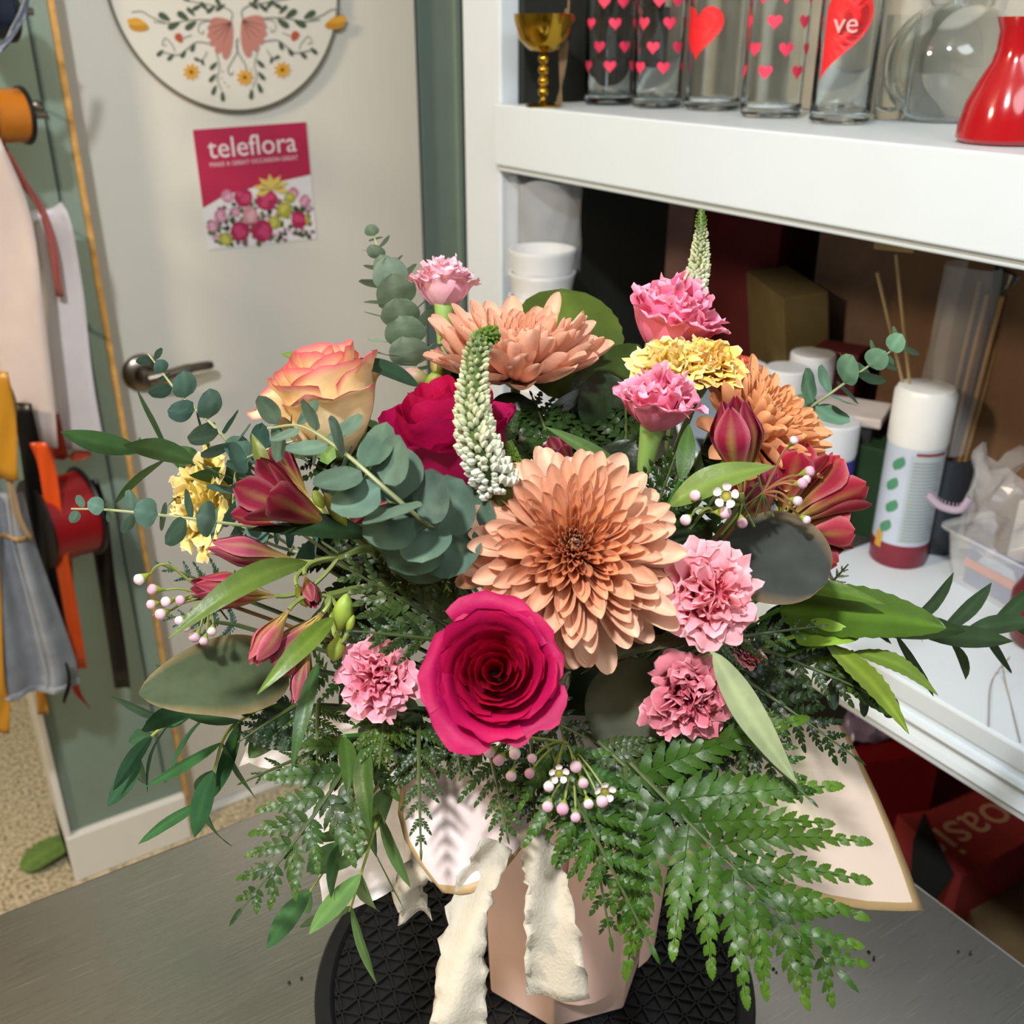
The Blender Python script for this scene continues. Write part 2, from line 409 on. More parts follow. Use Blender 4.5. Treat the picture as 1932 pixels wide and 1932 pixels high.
# poster
def text_mesh(body, size, M, m, root, name='lettering', c=ONE, bold=0.0, align='CENTER'):
    cu = bpy.data.curves.new(name, 'FONT'); cu.body = body; cu.size = size; cu.extrude = .0002; cu.align_x = align; cu.offset = bold
    cu.resolution_u = 3
    t = bpy.data.objects.new('t', cu); col.objects.link(t)
    dg = bpy.context.evaluated_depsgraph_get(); me = bpy.data.meshes.new_from_object(t.evaluated_get(dg))
    bpy.data.objects.remove(t); b = MB(); b.put([M @ v.co for v in me.vertices], [tuple(p.vertices) for p in me.polygons], c)
    return b.build(name, m, root, sm=False)
def poster():
    k = D - .041
    c4 = [Vector(on(u, v, 'y', k)) for u, v in ((363, 245), (577, 230), (597, 450), (393, 472))]
    root = thing('poster', 'pink square poster with white lettering above printed flowers, on the door', 'poster', ((c4[3] + c4[2]) / 2))
    b = MB(); b.poly([c4[3], c4[2], c4[1], c4[0]], hexc('e9e6e6'), (0, -.0008, 0)); b.build('sheet', M_PRINT, root, sm=False)
    def q(x, y, dy=0):   # 0..1, y down
        p = (c4[0] * (1 - x) + c4[1] * x) * (1 - y) + (c4[3] * (1 - x) + c4[2] * x) * y
        return p + Vector((0, -.0010 - dy, 0))
    b = MB(); b.poly([q(0, .64), q(.2, .55), q(.5, .5), q(1, .44), q(1, 0), q(0, 0)], hexc('b8284f')); b.build('pink_band', M_PRINT, root, sm=False)
    Wd = (c4[1] - c4[0]).length
    def tm(x, y):
        e = (c4[1] - c4[0]).normalized(); n = Vector((0, -1, 0)); up = n.cross(e)
        return Matrix.Translation(q(x, y, .0003)) @ Matrix((e, up, n)).transposed().to_4x4()
    text_mesh('teleflora', Wd * .235, tm(.5, .235), M_PRINT, root, 'lettering', hexc('f0e4e6'))
    text_mesh('MAKE A GREAT OCCASION GREAT', Wd * .05, tm(.5, .305), M_PRINT, root, 'small_lettering', hexc('f0d8dd'))
    g = MB(); r = random.Random(3)
    def blob(x, y, R, c, lv=.0004, n=9, jag=.2):
        ps = [q(x + math.cos(a) * R * r.uniform(1 - jag, 1 + jag), y + math.sin(a) * R * r.uniform(1 - jag, 1 + jag), lv) for a in [-2 * pi * i / n for i in range(n)]]
        g.poly(ps, c)
    for i in range(240):
        x = r.uniform(.04, .97); y = r.uniform(.60 + .5 * abs(x - .5) ** 2, .985)
        blob(x, y, r.uniform(.008, .03), r.choice([hexc('3c5232'), hexc('24331f'), hexc('5a6b3a'), hexc('8b5a66'), hexc('c9a2ae')]), .0002 + i * 1e-6, 6, .5)
    k2 = 0
    def fl(x, y, R, c, c2):
        nonlocal k2
        k2 += 1; z = .0006 + k2 * .00004
        blob(x, y, R, c, z, 12, .12)
        for j in range(5): blob(x + r.uniform(-.4, .4) * R, y + r.uniform(-.4, .4) * R, R * .35, c2, z + .00001 * (j + 1), 7, .3)
    for x, y, R in ((.22, .56, .055), (.14, .72, .06), (.06, .8, .05), (.82, .58, .05), (.92, .66, .055), (.28, .7, .04)): fl(x, y, R, hexc('c586a0'), hexc('dba8bb'))
    for x, y, R in ((.16, .92, .06), (.72, .72, .07), (.78, .62, .05), (.9, .82, .05), (.62, .82, .06)): fl(x, y, R, hexc('a8a43c'), hexc('c6c262'))
    for x, y, R in ((.36, .58, .08), (.57, .62, .095), (.3, .86, .085), (.5, .88, .10), (.84, .82, .075)): fl(x, y, R, hexc('a92a52'), hexc('c94572'))
    fl(.4, .74, .075, hexc('cf8f9b'), hexc('dcb0b4'))
    for i in range(7):
        a = math.radians(200 - i * 36); u0, v0 = .62, .53
        tip = q(u0 + math.cos(a) * .17, v0 - math.sin(a) * .13, .0022); n = (-math.sin(a) * .03, -math.cos(a) * .03)
        g.poly([q(u0, v0, .0022), q(u0 + math.cos(a) * .09 + n[0], v0 - math.sin(a) * .07 + n[1], .0022), tip, q(u0 + math.cos(a) * .09 - n[0], v0 - math.sin(a) * .07 - n[1], .0022)], hexc('ddc368'))
    g.build('printed_bouquet', M_PRINT, root, sm=False)
poster()

# ================================================================ steel table
tb = thing('steel_table', 'scratched stainless steel work table under the bouquet', 'table', (TX - .6, TY - .5, 0))
b = MB()
x0, x1, y0, y1, rr = -.9, TX, -.6, TY, .035
def rrect(x0, x1, y0, y1, r, z, n=6):
    out = []
    for cx, cy, a0 in ((x1 - r, y1 - r, 0), (x0 + r, y1 - r, 90), (x0 + r, y0 + r, 180), (x1 - r, y0 + r, 270)):
        for i in range(n + 1):
            a = math.radians(a0 + 90 * i / n); out.append((cx + r * math.cos(a), cy + r * math.sin(a), z))
    return out
rows = [rrect(x0 + e, x1 - e, y0 + e, y1 - e, rr, z) for e, z in ((.004, TZ - .04), (0, TZ - .037), (0, TZ - .004), (.0012, TZ - .0012), (.004, TZ))]
k0 = 0; b.grid(rows, ONE, True); n = len(rows[0]); b.f.append(tuple(4 * n + i for i in range(n))); b.f.append(tuple(range(n))[::-1])
b.build('table_top', M_STEEL, tb, sm=False)
for lx in (x0 + .06, x1 - .06):
    for ly in (y0 + .06, y1 - .06):
        b = MB(); b.tube([(lx, ly, 0), (lx, ly, TZ - .04)], .02, ONE, 16); b.build('leg', M_STEEL, tb)
b = MB()
for i in range(14):
    p = on(*rnd.choice([(1455, 1828), (1640, 1800), (1660, 1920), (1440, 1830), (1700, 1900), (1820, 1800), (560, 1850), (300, 1700)]), 'z', TZ)
    b.ball(p + Vector((rnd.uniform(-.006, .006), rnd.uniform(-.006, .006), .0006)), rnd.uniform(.0006, .0013), hexc('1f160f'), 6, 4)
tag(b.build('plant_crumbs', M_MATTE), 'tiny dark plant crumbs scattered on the steel table', 'crumbs', kind='stuff')

# ================================================================ turntable
TC = W(.494, .015, TZ)
tt = thing('turntable', 'round black rubber-topped turntable under the pink vase', 'turntable', TC)
R = .146; TH = .030
T = Matrix.Translation(TC)
b = MB(); b.lathe([(R - .02, 0), (R - .012, .004), (R, .012), (R, TH - .003), (R - .002, TH), (R - .010, TH), (R - .013, TH - .003), (0.001, TH - .003)], T, ONE, 96, caps=False); b.build('disc', M_BLACK, tt)
b = MB(); rr_ = R - .013; z0 = TH - .003; cell = .0135
for k3 in range(3):
    a = k3 * pi / 3 + .25; dd = Vector((math.cos(a), math.sin(a), 0)); nn = Vector((-dd.y, dd.x, 0))
    for i in range(-12, 13):
        off = i * cell * .866
        if abs(off) >= rr_ - .002: continue
        hl = math.sqrt(rr_ ** 2 - off ** 2) - .001
        p0 = TC + nn * off - dd * hl; p1 = TC + nn * off + dd * hl
        e = nn * .0010; zt = Vector((0, 0, z0)); zh = Vector((0, 0, z0 + .0022)); e2 = nn * .0006
        b.put([p0 - e + zt, p0 + e + zt, p0 + e2 + zh, p0 - e2 + zh, p1 - e + zt, p1 + e + zt, p1 + e2 + zh, p1 - e2 + zh],
              [(0, 1, 5, 4), (1, 2, 6, 5), (2, 3, 7, 6), (3, 0, 4, 7)], ONE)
b.build('ridged_mat', M_BLACK, tt, sm=False)
TOP = TZ + TH

# ================================================================ shelf unit
SH = thing('shelf_unit', 'white painted shelf unit filled with glass vases and supplies', 'shelf unit', (1.0, .4, 0))
b = MB(); b.box((SX, 1.2155, 0), (SX + .03, 1.31, 2.45), ONE); b.build('post', M_SHELF, SH, sm=False, bevel=.003)
b = MB(); b.box((SX + .03, 1.205, .05), (1.22, 1.2215, 2.40), ONE); b.build('side_panel', M_DARK, SH, sm=False)
b = MB(); b.box((SX + .03, 1.2225, 0), (1.22, 1.29, 2.45), ONE); b.build('end_wall', M_SHELF, SH, sm=False)
for zz in (1.93,):
    b = MB(); b.box((SX - .012, -.9, zz - .075), (SX + .012, 1.213, zz), ONE); b.build('front_rail', M_SHELF, SH, sm=False)
    b = MB(); b.box((SX + .012, -.9, zz - .022), (1.214, 1.204, zz - .001), ONE); b.build('top_shelf', M_SHELF, SH, sm=False)
b = MB(); b.box((1.215, -.9, 0), (1.235, 1.225, 2.45), ONE); b.build('back_panel', M_DARK, SH, sm=False)
ZU, ZL = 1.4185, .94
b = MB(); b.box((SX - .012, -.9, ZU - .075), (SX + .012, 1.213, ZU), ONE); b.build('front_rail', M_SHELF, SH, sm=False, bevel=.002)
b = MB(); b.box((SX + .012, -.9, ZU - .022), (1.214, 1.204, ZU - .001), ONE); b.build('upper_shelf', M_SHELF, SH, sm=False)
b = MB(); b.box((SX - .006, -.9, ZU - .083), (SX + .016, 1.213, ZU - .0752), ONE); b.build('rail_lip', M_SHELF, SH, sm=False, bevel=.002)
b = MB(); b.box((SX - .006, -.9, ZL - .024), (1.214, 1.204, ZL), ONE); b.build('lower_shelf', M_SHELF, SH, sm=False, bevel=.003)
b = MB()
prof = [(.0, -.024), (.0, -.030), (-.006, -.030), (-.008, -.034), (-.004, -.038), (-.001, -.044), (-.005, -.050), (-.008, -.056), (-.004, -.060), (-.004, -.066), (.012, -.066), (.012, -.024)]
rows = [[(SX - .004 + px, y, ZL + pz) for px, pz in prof] for y in (-.9, 1.213)]
b.grid(rows, ONE); b.build('moulding', M_SHELF, SH, sm=False)
b = MB(); b.box((SX + .02, -.9, .10), (1.214, 1.204, .12), ONE); b.build('bottom_shelf', M_DARK, SH, sm=False)
# ================================================================ goods on the upper shelf
def rcam(p):     # azimuth from a point towards the camera
    return math.atan2(CAM.y - p.y, CAM.x - p.x)
def pxm(px, p):  # pixels -> metres at point p
    return px * (Vector(p) - CAM).dot(FW) / F
def heart2(n=28):
    out = []
    for i in range(n):
        t = 2 * pi * i / n
        out.append((16 * math.sin(t) ** 3 / 17, (13 * math.cos(t) - 5 * math.cos(2 * t) - 2 * math.cos(3 * t) - math.cos(4 * t)) / 17))
    return out
def wrap_shape(mb, c, r, az, z, s, shape, colr, cut=None):
    """flat outline wrapped on a cylinder wall, as a fan of rings"""
    vs = []; rings = (1, .66, .33)
    for k in rings:
        for x, y in shape:
            x2 = x if cut is None else max(x, cut)
            a = az + x2 * k * s / r
            vs.append((c.x + math.cos(a) * r, c.y + math.sin(a) * r, c.z + z + y * k * s))
    n = len(shape); fs = []
    for q in range(2):
        for i in range(n): fs.append((q * n + i, q * n + (i + 1) % n, (q + 1) * n + (i + 1) % n, (q + 1) * n + i))
    fs.append(tuple(2 * n + i for i in range(n)))
    mb.put(vs, fs, colr)
def onshelf(u, v):
    p = on(u, v, 'z', ZU)
    if p.y > 1.13:
        p = on(u, v, 'y', 1.13); p.z = ZU
    return p
def glass_vase(u, v, wpx, H, label, hearts=None, big=None):
    p = onshelf(u, v); r = pxm(wpx, p) / 2
    root = thing('glass_vase', label, 'vase', p, 'clear glass cylinder vases on the upper shelf')
    T = Matrix.Translation(p); b = MB()
    b.lathe([(r * .9, 0), (r, .003), (r, H), (r - .0025, H), (r - .003, .013), (r * .8, .009), (.0005, .008)], T, ONE, 40); b.build('body', M_GLASS, root)
    az = rcam(p)
    if hearts:
        b = MB(); sh = heart2(20); k = 0
        for row, (zz, cs) in enumerate(hearts):
            for x in cs:
                wrap_shape(b, p, r + .0006, az + x, zz, .0085, sh, (.75, .04, .10))
        b.build('heart_print', M_PRINT, root, sm=False)
    if big:
        b = MB(); wrap_shape(b, p, r + .0006, az + big[0], big[1], big[2], heart2(48), (.72, .015, .02), cut=big[3]); b.build('large_heart_print', M_PRINT, root, sm=False)
    return root, p, r
def rowsof(off):
    return [(.046, [-1.1 + off, -.1 + off, 1.0 + off]), (.068, [-.55 + off, .5 + off, 1.4 + off]), (.094, [-1.0 + off, .05 + off, 1.1 + off]), (.118, [-.4 + off, .35 + off, 1.3 + off]), (.142, [-1 + off, 0 + off, 1 + off])]
glass_vase(1148, 190, 92, .20, 'clear glass vase with small pink hearts, nearest the gold goblet', rowsof(.1))
glass_vase(1238, 202, 92, .20, 'clear glass vase with small pink hearts, second from the gold goblet', rowsof(.3))
glass_vase(1342, 206, 102, .20, 'clear glass vase with one big red heart, third from the gold goblet', None, (-.75, .087, .034, None))
glass_vase(1453, 219, 112, .20, 'clear glass vase with small pink hearts, beside the half red heart vase', rowsof(-.2))
rt, p, r = glass_vase(1582, 231, 110, .20, 'clear glass vase with a half red heart and white script on it', None, (-.85, .088, .050, 0.0))
def script_on():
    az = rcam(p)
    e = Vector((-math.sin(az + .05), math.cos(az + .05), 0)) * -1
    n = Vector((math.cos(az + .05), math.sin(az + .05), 0)); up = Vector((0, 0, 1))
    e = up.cross(n)
    T = Matrix.Translation(p + n * (r + .0022) + up * .083 - e * .006) @ Matrix((e, up, n)).transposed().to_4x4()
    text_mesh('ve', .026, T, M_PRINT, rt, 'script_lettering', hexc('d9a7a4'))
script_on()
for (u, v, wpx, H, lab) in ((1678, 224, 62, .10, 'small clear glass cylinder behind the round bowl'),):
    q = on(u, v, 'z', ZU); rr2 = pxm(wpx, q) / 2; T = Matrix.Translation(q); b = MB()
    b.lathe([(rr2 * .9, 0), (rr2, .003), (rr2, H), (rr2 - .0025, H), (rr2 - .003, .012), (.0005, .008)], T, ONE, 36); tag(b.build('glass_tumbler', M_GLASS), lab, 'glass')
def bowl(u, v, R, lab):
    q = on(u, v, 'z', ZU); prof = []
    for i in range(15):
        a = math.radians(-62 + i * 9.0); prof.append((R * math.cos(a), R * .95 * (math.sin(a) + math.sin(math.radians(62)))))
    top = prof[-1]; prof += [(top[0] * 1.12, top[1] + .012)]
    inn = [(max(.001, x - .003), z + (.002 if z < R * .4 else 0)) for x, z in prof[::-1]]
    b = MB(); b.lathe(prof + inn, Matrix.Translation(q), ONE, 48); tag(b.build('glass_bowl', M_GLASS), lab, 'bowl')
bowl(1775, 228, .064, 'round clear glass bubble bowl beside the red vase')
bowl(1905, 215, .055, 'clear glass bubble bowl standing behind the red vase')
q = on(1890, 268, 'z', ZU); s = pxm(150, q) / 2
b = MB(); b.lathe([(s * .9, 0), (s, .004), (s * .99, .018), (s * .90, .038), (s * .70, .060), (s * .52, .076), (s * .46, .088), (s * .46, .106), (s * .56, .118), (s * .52, .118), (s * .42, .106), (s * .42, .088), (s * .5, .074), (s * .9, .01), (.001, .008)], Matrix.Translation(q) @ Matrix.Diagonal((1.12, 1.12, .80, 1)), (.38, .006, .01), 48)
tag(b.build('red_vase', mat('red_glaze', (.36, .006, .01), .12, coat=.5, noise_amt=.03)), 'glossy red ceramic vase with a narrow neck on the upper shelf', 'vase')
b = MB(); b.box((1.02, -.3, ZU), (1.21, 1.195, 1.80), hexc('b3b0a4')); tag(b.build('grey_backing', M_MATTE, sm=False), 'long grey block added behind the glass vases to stand for the grey wall', 'carton')  # added block gives the grey of the wall behind the vases
b = MB(); b.box((.90, 1.172, ZU), (1.01, 1.20, ZU + .09), hexc('121314')); tag(b.build('black_box', M_MATTE, sm=False), 'black box behind the gold goblet and the first heart vases', 'box')
def goblet():
    q = onshelf(1025, 187); root = thing('goblet', 'gold metallic goblet with a beaded stem on the upper shelf', 'goblet', q); T = Matrix.Translation(q)
    b = MB(); b.lathe([(.022, 0), (.022, .002), (.006, .006), (.004, .008)], T, ONE, 32); b.build('foot', M_GOLD, root)
    b = MB(); prof = [(.004, .006)]
    for i in range(4):
        z = .011 + i * .0125; prof += [(.003, z), (.0062, z + .003), (.0068, z + .006), (.0062, z + .009), (.003, z + .012)]
    b.lathe(prof, T, ONE, 20); b.build('stem', M_GOLD, root)
    b = MB(); b.lathe([(.003, .061), (.018, .064), (.030, .076), (.036, .095), (.037, .104), (.0355, .104), (.034, .095), (.028, .078), (.001, .068)], T, ONE, 40); b.build('cup', M_GOLD, root)
goblet()
q = onshelf(1060, 186)
b = MB()
for i in range(4):
    b.tube(spline([q + Vector((0, .004 * i, 0)), q + Vector((-.004 + .003 * i, .0, .05)), q + Vector((.004 * i, .006, .09 + .01 * i))], 4), .0011, hexc('8d7250'), 5)
tag(b.build('raffia_twigs', M_MATTE), 'thin brown twigs standing beside the gold goblet', 'twigs')

# ================================================================ goods on the lower shelf, back ones coloured darker for the shade there
def cyl_thing(name, label, cat, base, parts, group=None):
    """parts: (name, profile, colour, material)"""
    root = thing(name, label, cat, base, group); T = Matrix.Translation(base)
    for nm, prof, c, m in parts:
        b = MB(); b.lathe(prof, T, c, 40); b.build(nm, m, root)
    return root
# stack of foam cups under film
q = on(1022, 560, 'y', 1.13); cx, cy = q.x, 1.13
q = Vector((cx, cy, ZL))
for i in range(8):
    b = MB(); r0 = .034; z = i * .0305; b.lathe([(.028, z), (.0430, z + .085), (.0445, z + .087), (.0445, z + .091), (.0415, z + .091), (.026, z + .004)], Matrix.Translation(q), (.78, .79, .8), 36)
    o = b.build('foam_cup', M_PAINT); tag(o, 'white foam cup in the stack beside the shelf post, ' + ['lowest', 'second from the bottom', 'third from the bottom', 'fourth from the bottom', 'fifth from the bottom', 'sixth from the bottom', 'next to the top', 'topmost under the film'][i], 'cup', 'white foam cups stacked on the lower shelf')
b = MB(); rows = []
for i in range(10):
    z = 1.215 + i * .013; rows.append([(q.x + .0 + math.cos(a) * (.050 + .004 * noise.noise(Vector((math.cos(a) * 3, math.sin(a) * 3, i * .7)))) , q.y + math.sin(a) * (.05 + .005 * noise.noise(Vector((math.cos(a) * 3, math.sin(a) * 3, i * .8 + 5)))), z + .012 * noise.noise(Vector((math.cos(a) * 2, math.sin(a) * 2, 3)))) for a in [2 * pi * k / 40 for k in range(40)]])
b.grid(rows, ONE, True); tag(b.build('plastic_sleeve', M_FILM), 'crumpled clear plastic sleeve around the top of the foam cup stack', 'plastic sleeve')
def carton(label, u, v, base_z, sx, sy, sz, rotz, c, name='cardboard_box', xplane=1.0, m=None, tilt=0, cat='box'):
    q = on(u, v, 'x', xplane); q = Vector((q.x, q.y, base_z))
    M = Matrix.Translation(q) @ Matrix.Rotation(rotz, 4, 'Z') @ Matrix.Rotation(tilt, 4, 'Y')
    b = MB(); b.box((-sx / 2, -sy / 2, 0), (sx / 2, sy / 2, sz), c, M)
    return tag(b.build(name, m or M_MATTE, sm=False, bevel=.002), label, cat)
carton('tall pinkish brown cardboard panel standing behind the foam cups', 1245, 600, ZL, .012, .10, .40, .3, hexc('8a6a62'), xplane=1.06, name='cardboard_sheet', cat='cardboard')
carton('small dark green box behind the foam cups', 1160, 560, ZL, .05, .04, .28, 0, hexc('2f5a38'), xplane=1.03)
carton('dark red bag of supplies at the back of the lower shelf', 1380, 640, ZL, .10, .22, .36, .1, hexc('5a1216'), xplane=1.15, name='supply_bag', cat='bag')
carton('cream price tag card pinned on the dark red bag', 1446, 470, 1.275, .002, .028, .035, .2, hexc('a89a85'), xplane=1.085, name='tag_card', cat='tag', tilt=.1)
carton('olive cardboard box leaning at the back behind the spray cans', 1520, 640, ZL, .06, .17, .26, -.5, hexc('6a5c38'), xplane=1.10, tilt=-.15)
carton('brown cardboard box stored at the back beneath the upper shelf', 1640, 600, ZL, .10, .12, .38, .1, hexc('6d5648'), xplane=1.14)
carton('tan folded card hanging under the upper shelf rail', 1685, 475, 1.30, .002, .040, .045, .4, hexc('a88e60'), xplane=.90, name='tan_card', cat='card')
carton('brown carton at the far right back of the lower shelf', 1900, 640, ZL, .12, .24, .36, .0, hexc('63482f'), xplane=1.10)
carton('stack of pale booklets lying behind the spray cans', 1480, 620, ZL + .12, .09, .11, .012, .4, hexc('a8a486'), xplane=1.0, name='booklet', cat='booklet')
carton('grey tin box that the pale booklet lies on', 1480, 620, ZL, .08, .10, .119, .4, hexc('33373b'), xplane=1.0, name='tin_box')
carton('dark red folded cloth bag beside the pale papers', 1590, 640, ZL, .05, .06, .20, .4, hexc('5b1a20'), xplane=1.04, name='cloth_bag', cat='bag')
carton('white paper packet lying open behind the blue spray can', 1620, 640, ZL + .141, .07, .09, .012, .5, hexc('c9beb8'), xplane=.98, name='paper_packet', cat='packet')
carton('dark box that the white paper packet lies on', 1620, 640, ZL, .06, .07, .14, .5, hexc('2a2626'), xplane=.98)
carton('dark green box beside the blue spray can', 1690, 760, ZL, .05, .055, .12, .3, hexc('23401f'), xplane=.99)
b = MB(); b.box((1.15, .25, ZL + .007), (1.21, .66, ZL + .15), hexc('0c0f10')); tag(b.build('black_crate', M_MATTE, sm=False), 'black crate at the back right of the lower shelf', 'crate')
b = MB(); b.box((.90, .70, ZL + .0005), (1.205, 1.19, ZL + .006), hexc('4a4540')); tag(b.build('shelf_liner', M_MATTE, sm=False), 'dark grey liner sheet covering the back of the lower shelf', 'liner')
b = MB(); b.box((1.02, .20, ZL + .0005), (1.205, .63, ZL + .006), hexc('4a4540')); tag(b.build('shelf_liner', M_MATTE, sm=False), 'dark grey liner sheet behind the front spray can', 'liner')
carton('grey box in the shadow under the blue spray can', 1600, 830, ZL + .007, .10, .16, .03, .3, hexc('2d3135'), xplane=1.05)
# loops of clear tape / blue lid
q = on(1400, 640, 'x', .99)
b = MB(); T = frame(Vector((q.x, q.y, 1.02)), (-.6, -.5, .5)); b.lathe([(.075, 0), (.080, .0), (.080, .016), (.075, .016), (.075, 0)], T, hexc('b9c3c9'), 48, caps=False)
b.lathe([(.0005, .004), (.075, .004)], T, hexc('2d4a5c'), 48, caps=False)
tag(b.build('plastic_disc', M_PAINT), 'round blue lid with a clear rim leaning behind the yellow carnations', 'lid')
b = MB(); b.box((-.05, -.05, 0), (.05, .05, .05), hexc('24282b'), Matrix.Translation(Vector((q.x, q.y, ZL)))); tag(b.build('parts_box', M_MATTE, sm=False), 'dark low box under the round blue lid', 'box')
# back spray cans
def can(u, v, xpl, top_z, r, bodyc, capc, label, name='spray_can', cap=True):
    q = on(u, v, 'x', xpl); base = Vector((q.x, q.y, ZL)); H = top_z - ZL
    parts = [('body', [(r - .001, 0), (r, .002), (r, H - .045), (r - .004, H - .038)], bodyc, M_PAINT)]
    if cap: parts.append(('cap', [(r - .001, H - .042), (r, H - .038), (r, H - .002), (r - .002, H), (.001, H)], capc, M_PAINT))
    else: parts += [('shoulder', [(r - .001, H - .04), (r - .01, H - .024), (.008, H - .018)], (.6, .6, .6), M_METAL), ('nozzle', [(.005, H - .02), (.005, H), (.001, H)], (.5, .02, .02), M_PAINT)]
    return cyl_thing(name, label, 'spray can', base, parts, 'spray cans at the back of the lower shelf')
can(1493, 640, .93, 1.135, .027, hexc('8576b4'), hexc('d8dadc'), 'lilac spray can with white cap behind the peach chrysanthemum')
can(1541, 620, .99, 1.140, .028, hexc('cfcfd2'), hexc('d8dadc'), 'white capped spray can behind the lilac one')
can(1534, 700, .91, 1.085, .024, hexc('a3ad3c'), None, 'silver topped spray can with a red nozzle and no cap', cap=False)
can(1588, 690, .91, 1.10, .030, hexc('2b2a78'), hexc('d5d8dd'), 'dark blue spray can with white cap behind the eucalyptus')
# front spray can
def front_can():
    q = on(1692, 1052, 'z', ZL); r = pxm(102, q) / 2; H = .212
    root = thing('spray_can', 'tall white spray can with green leaf label and red base at the front', 'spray can', q); T = Matrix.Translation(q)
    b = MB(); b.lathe([(r - .002, 0), (r, .003), (r, .030), (r, .0301), (r, .146), (r - .001, .147)], T, [hexc('7c2233')] * 3 + [hexc('b9c4d4')] * 3, 48, caps=False); b.build('body', M_PAINT, root)
    b = MB(); b.lathe([(r, .147), (r + .001, .150), (r + .0012, .205), (r - .002, .211), (r - .005, .212), (.001, .212)], T, hexc('e4e6e4'), 48); b.build('cap', M_PAINT, root)
    az = rcam(q); b = MB()
    leaf = [(x, y) for x, y in ((0, -1), (.45, -.6), (.62, 0), (.4, .6), (0, 1.1), (-.4, .6), (-.62, 0), (-.45, -.6))]
    for i in range(4):
        wrap_shape(b, q, r + .0005, az - .55 + (.06 if i % 2 else -.06), .050 + i * .026, .0125, [(x * .95 + y * .3, y * .7) for x, y in leaf], hexc('4c8a68'))
    b.build('leaf_print', M_PRINT, root, sm=False)
    b = MB()
    sq = [(-1, -1), (1, -1), (1, 1), (-1, 1)]
    def band(a0, a1, z0, z1, c, k=.0005):
        rows = [[(q.x + math.cos(az + lerp(a0, a1, i / 10)) * (r + k), q.y + math.sin(az + lerp(a0, a1, i / 10)) * (r + k), z) for i in range(11)] for z in (q.z + z0, q.z + z1)]
        b.grid(rows, c)
    # az grows towards the viewer's right or left: picked so the panel sits right of the leaves
    band(-.1, 1.2, .034, .140, hexc('aeb9be'))
    band(.05, 1.15, .141, .144, hexc('8f2f2c'), .0008)
    for i in range(24): band(.0, 1.1 - .2 * ((i * 7) % 3) / 3, .037 + i * .0041, .0388 + i * .0041, hexc('8a969b'), .0008)
    band(-.95, -.65, .022, .042, hexc('c79a3a'), .0009)
    b.build('text_panel', M_PRINT, root, sm=False)
front_can()
# dowels and reeds in a clear sleeve
q = onxz(1758, 1.03, ZL)
jar = Vector((q.x, q.y, ZL))
b = MB(); b.lathe([(.032, 0), (.034, .002), (.034, .12), (.032, .12), (.032, .004), (.001, .003)], Matrix.Translation(jar), hexc('30343a'), 32); tag(b.build('dark_jar', M_PAINT), 'dark jar holding the wooden dowels behind the front spray can', 'jar')
for i in range(9):
    a = i * 2.4; o = Vector((math.cos(a), math.sin(a), 0)) * .013
    b = MB(); b.tube([jar + o + Vector((0, 0, .005)), jar + o * 1.3 + RT * .015 + Vector((0, 0, .315 - .01 * (i % 3)))], .0024, hexc('a8824c'), 8)
    tag(b.build('wooden_dowel', M_MATTE), 'one of the thin tan wooden dowels bundled in the dark jar', 'dowel', 'wooden dowels bundled in the dark jar')
b = MB(); rows = []
for i in range(8):
    z = .125 + i * .03
    rows.append([jar + RT * (-.012) + Vector((math.cos(a) * (.030 + .01 * math.sin(i * .5)) * (1 + .15 * math.sin(3 * a + i)), math.sin(a) * .03, z)) for a in [2 * pi * k / 30 for k in range(30)]])
b.grid(rows, ONE, True); tag(b.build('plastic_sleeve', M_FILM), 'clear plastic sleeve standing around the wooden dowels', 'plastic sleeve')
for i, (u0, v0, u1, v1) in enumerate(((1655, 515, 1712, 760), (1690, 480, 1720, 760))):
    a = on(u1, v1, 'x', .96); c = on(u0, v0, 'x', .90); bt = a + (a - c).normalized() * ((a.z - ZL - .002) / abs((a - c).normalized().z))
    b = MB(); b.tube([bt, c], .0018, hexc('a08a60'), 6); tag(b.build('thin_reed', M_MATTE), ['thin tan reed leaning left behind the front spray can', 'upright thin reed beside the leaning one'][i], 'reed')
b = MB(); a = onxz(1770, 1.12, ZL + .03); c = on(1925, 500, 'x', 1.06)
b.tube([a, lerp(a, c, .5), c], .026, hexc('23262b'), 20); tag(b.build('film_roll', mat('dark_film', hexc('202328'), .2, coat=.4)), 'dark roll of shiny film leaning to the right under the upper rail', 'film roll')
b = MB(); a = onxz(1750, 1.16, ZL + .03); c = on(1865, 480, 'x', 1.12)
b.tube([a, c], .028, ONE, 20, caps=False); tag(b.build('film_roll', M_FILM), 'clear film roll leaning between the dowels and the dark roll', 'film roll')
# clear glass jar and tan card left of the can
q = on(1570, 1005, 'z', ZL)
b = MB(); b.box((-.002, -.035, 0), (.002, .035, .10), hexc('9c7a44'), Matrix.Translation(q) @ Matrix.Rotation(.9, 4, 'Z') @ Matrix.Rotation(.12, 4, 'Y')); tag(b.build('tan_card', M_MATTE, sm=False), 'tan card standing on the shelf behind the red alstroemeria', 'card')
q = on(1590, 930, 'z', ZL)
b = MB(); b.lathe([(.045, 0), (.048, .003), (.048, .09), (.046, .09), (.045, .005), (.001, .004)], Matrix.Translation(q + Vector((.03, .02, 0))), ONE, 36); tag(b.build('glass_jar', M_GLASS), 'wide clear glass jar behind the tan card', 'jar')
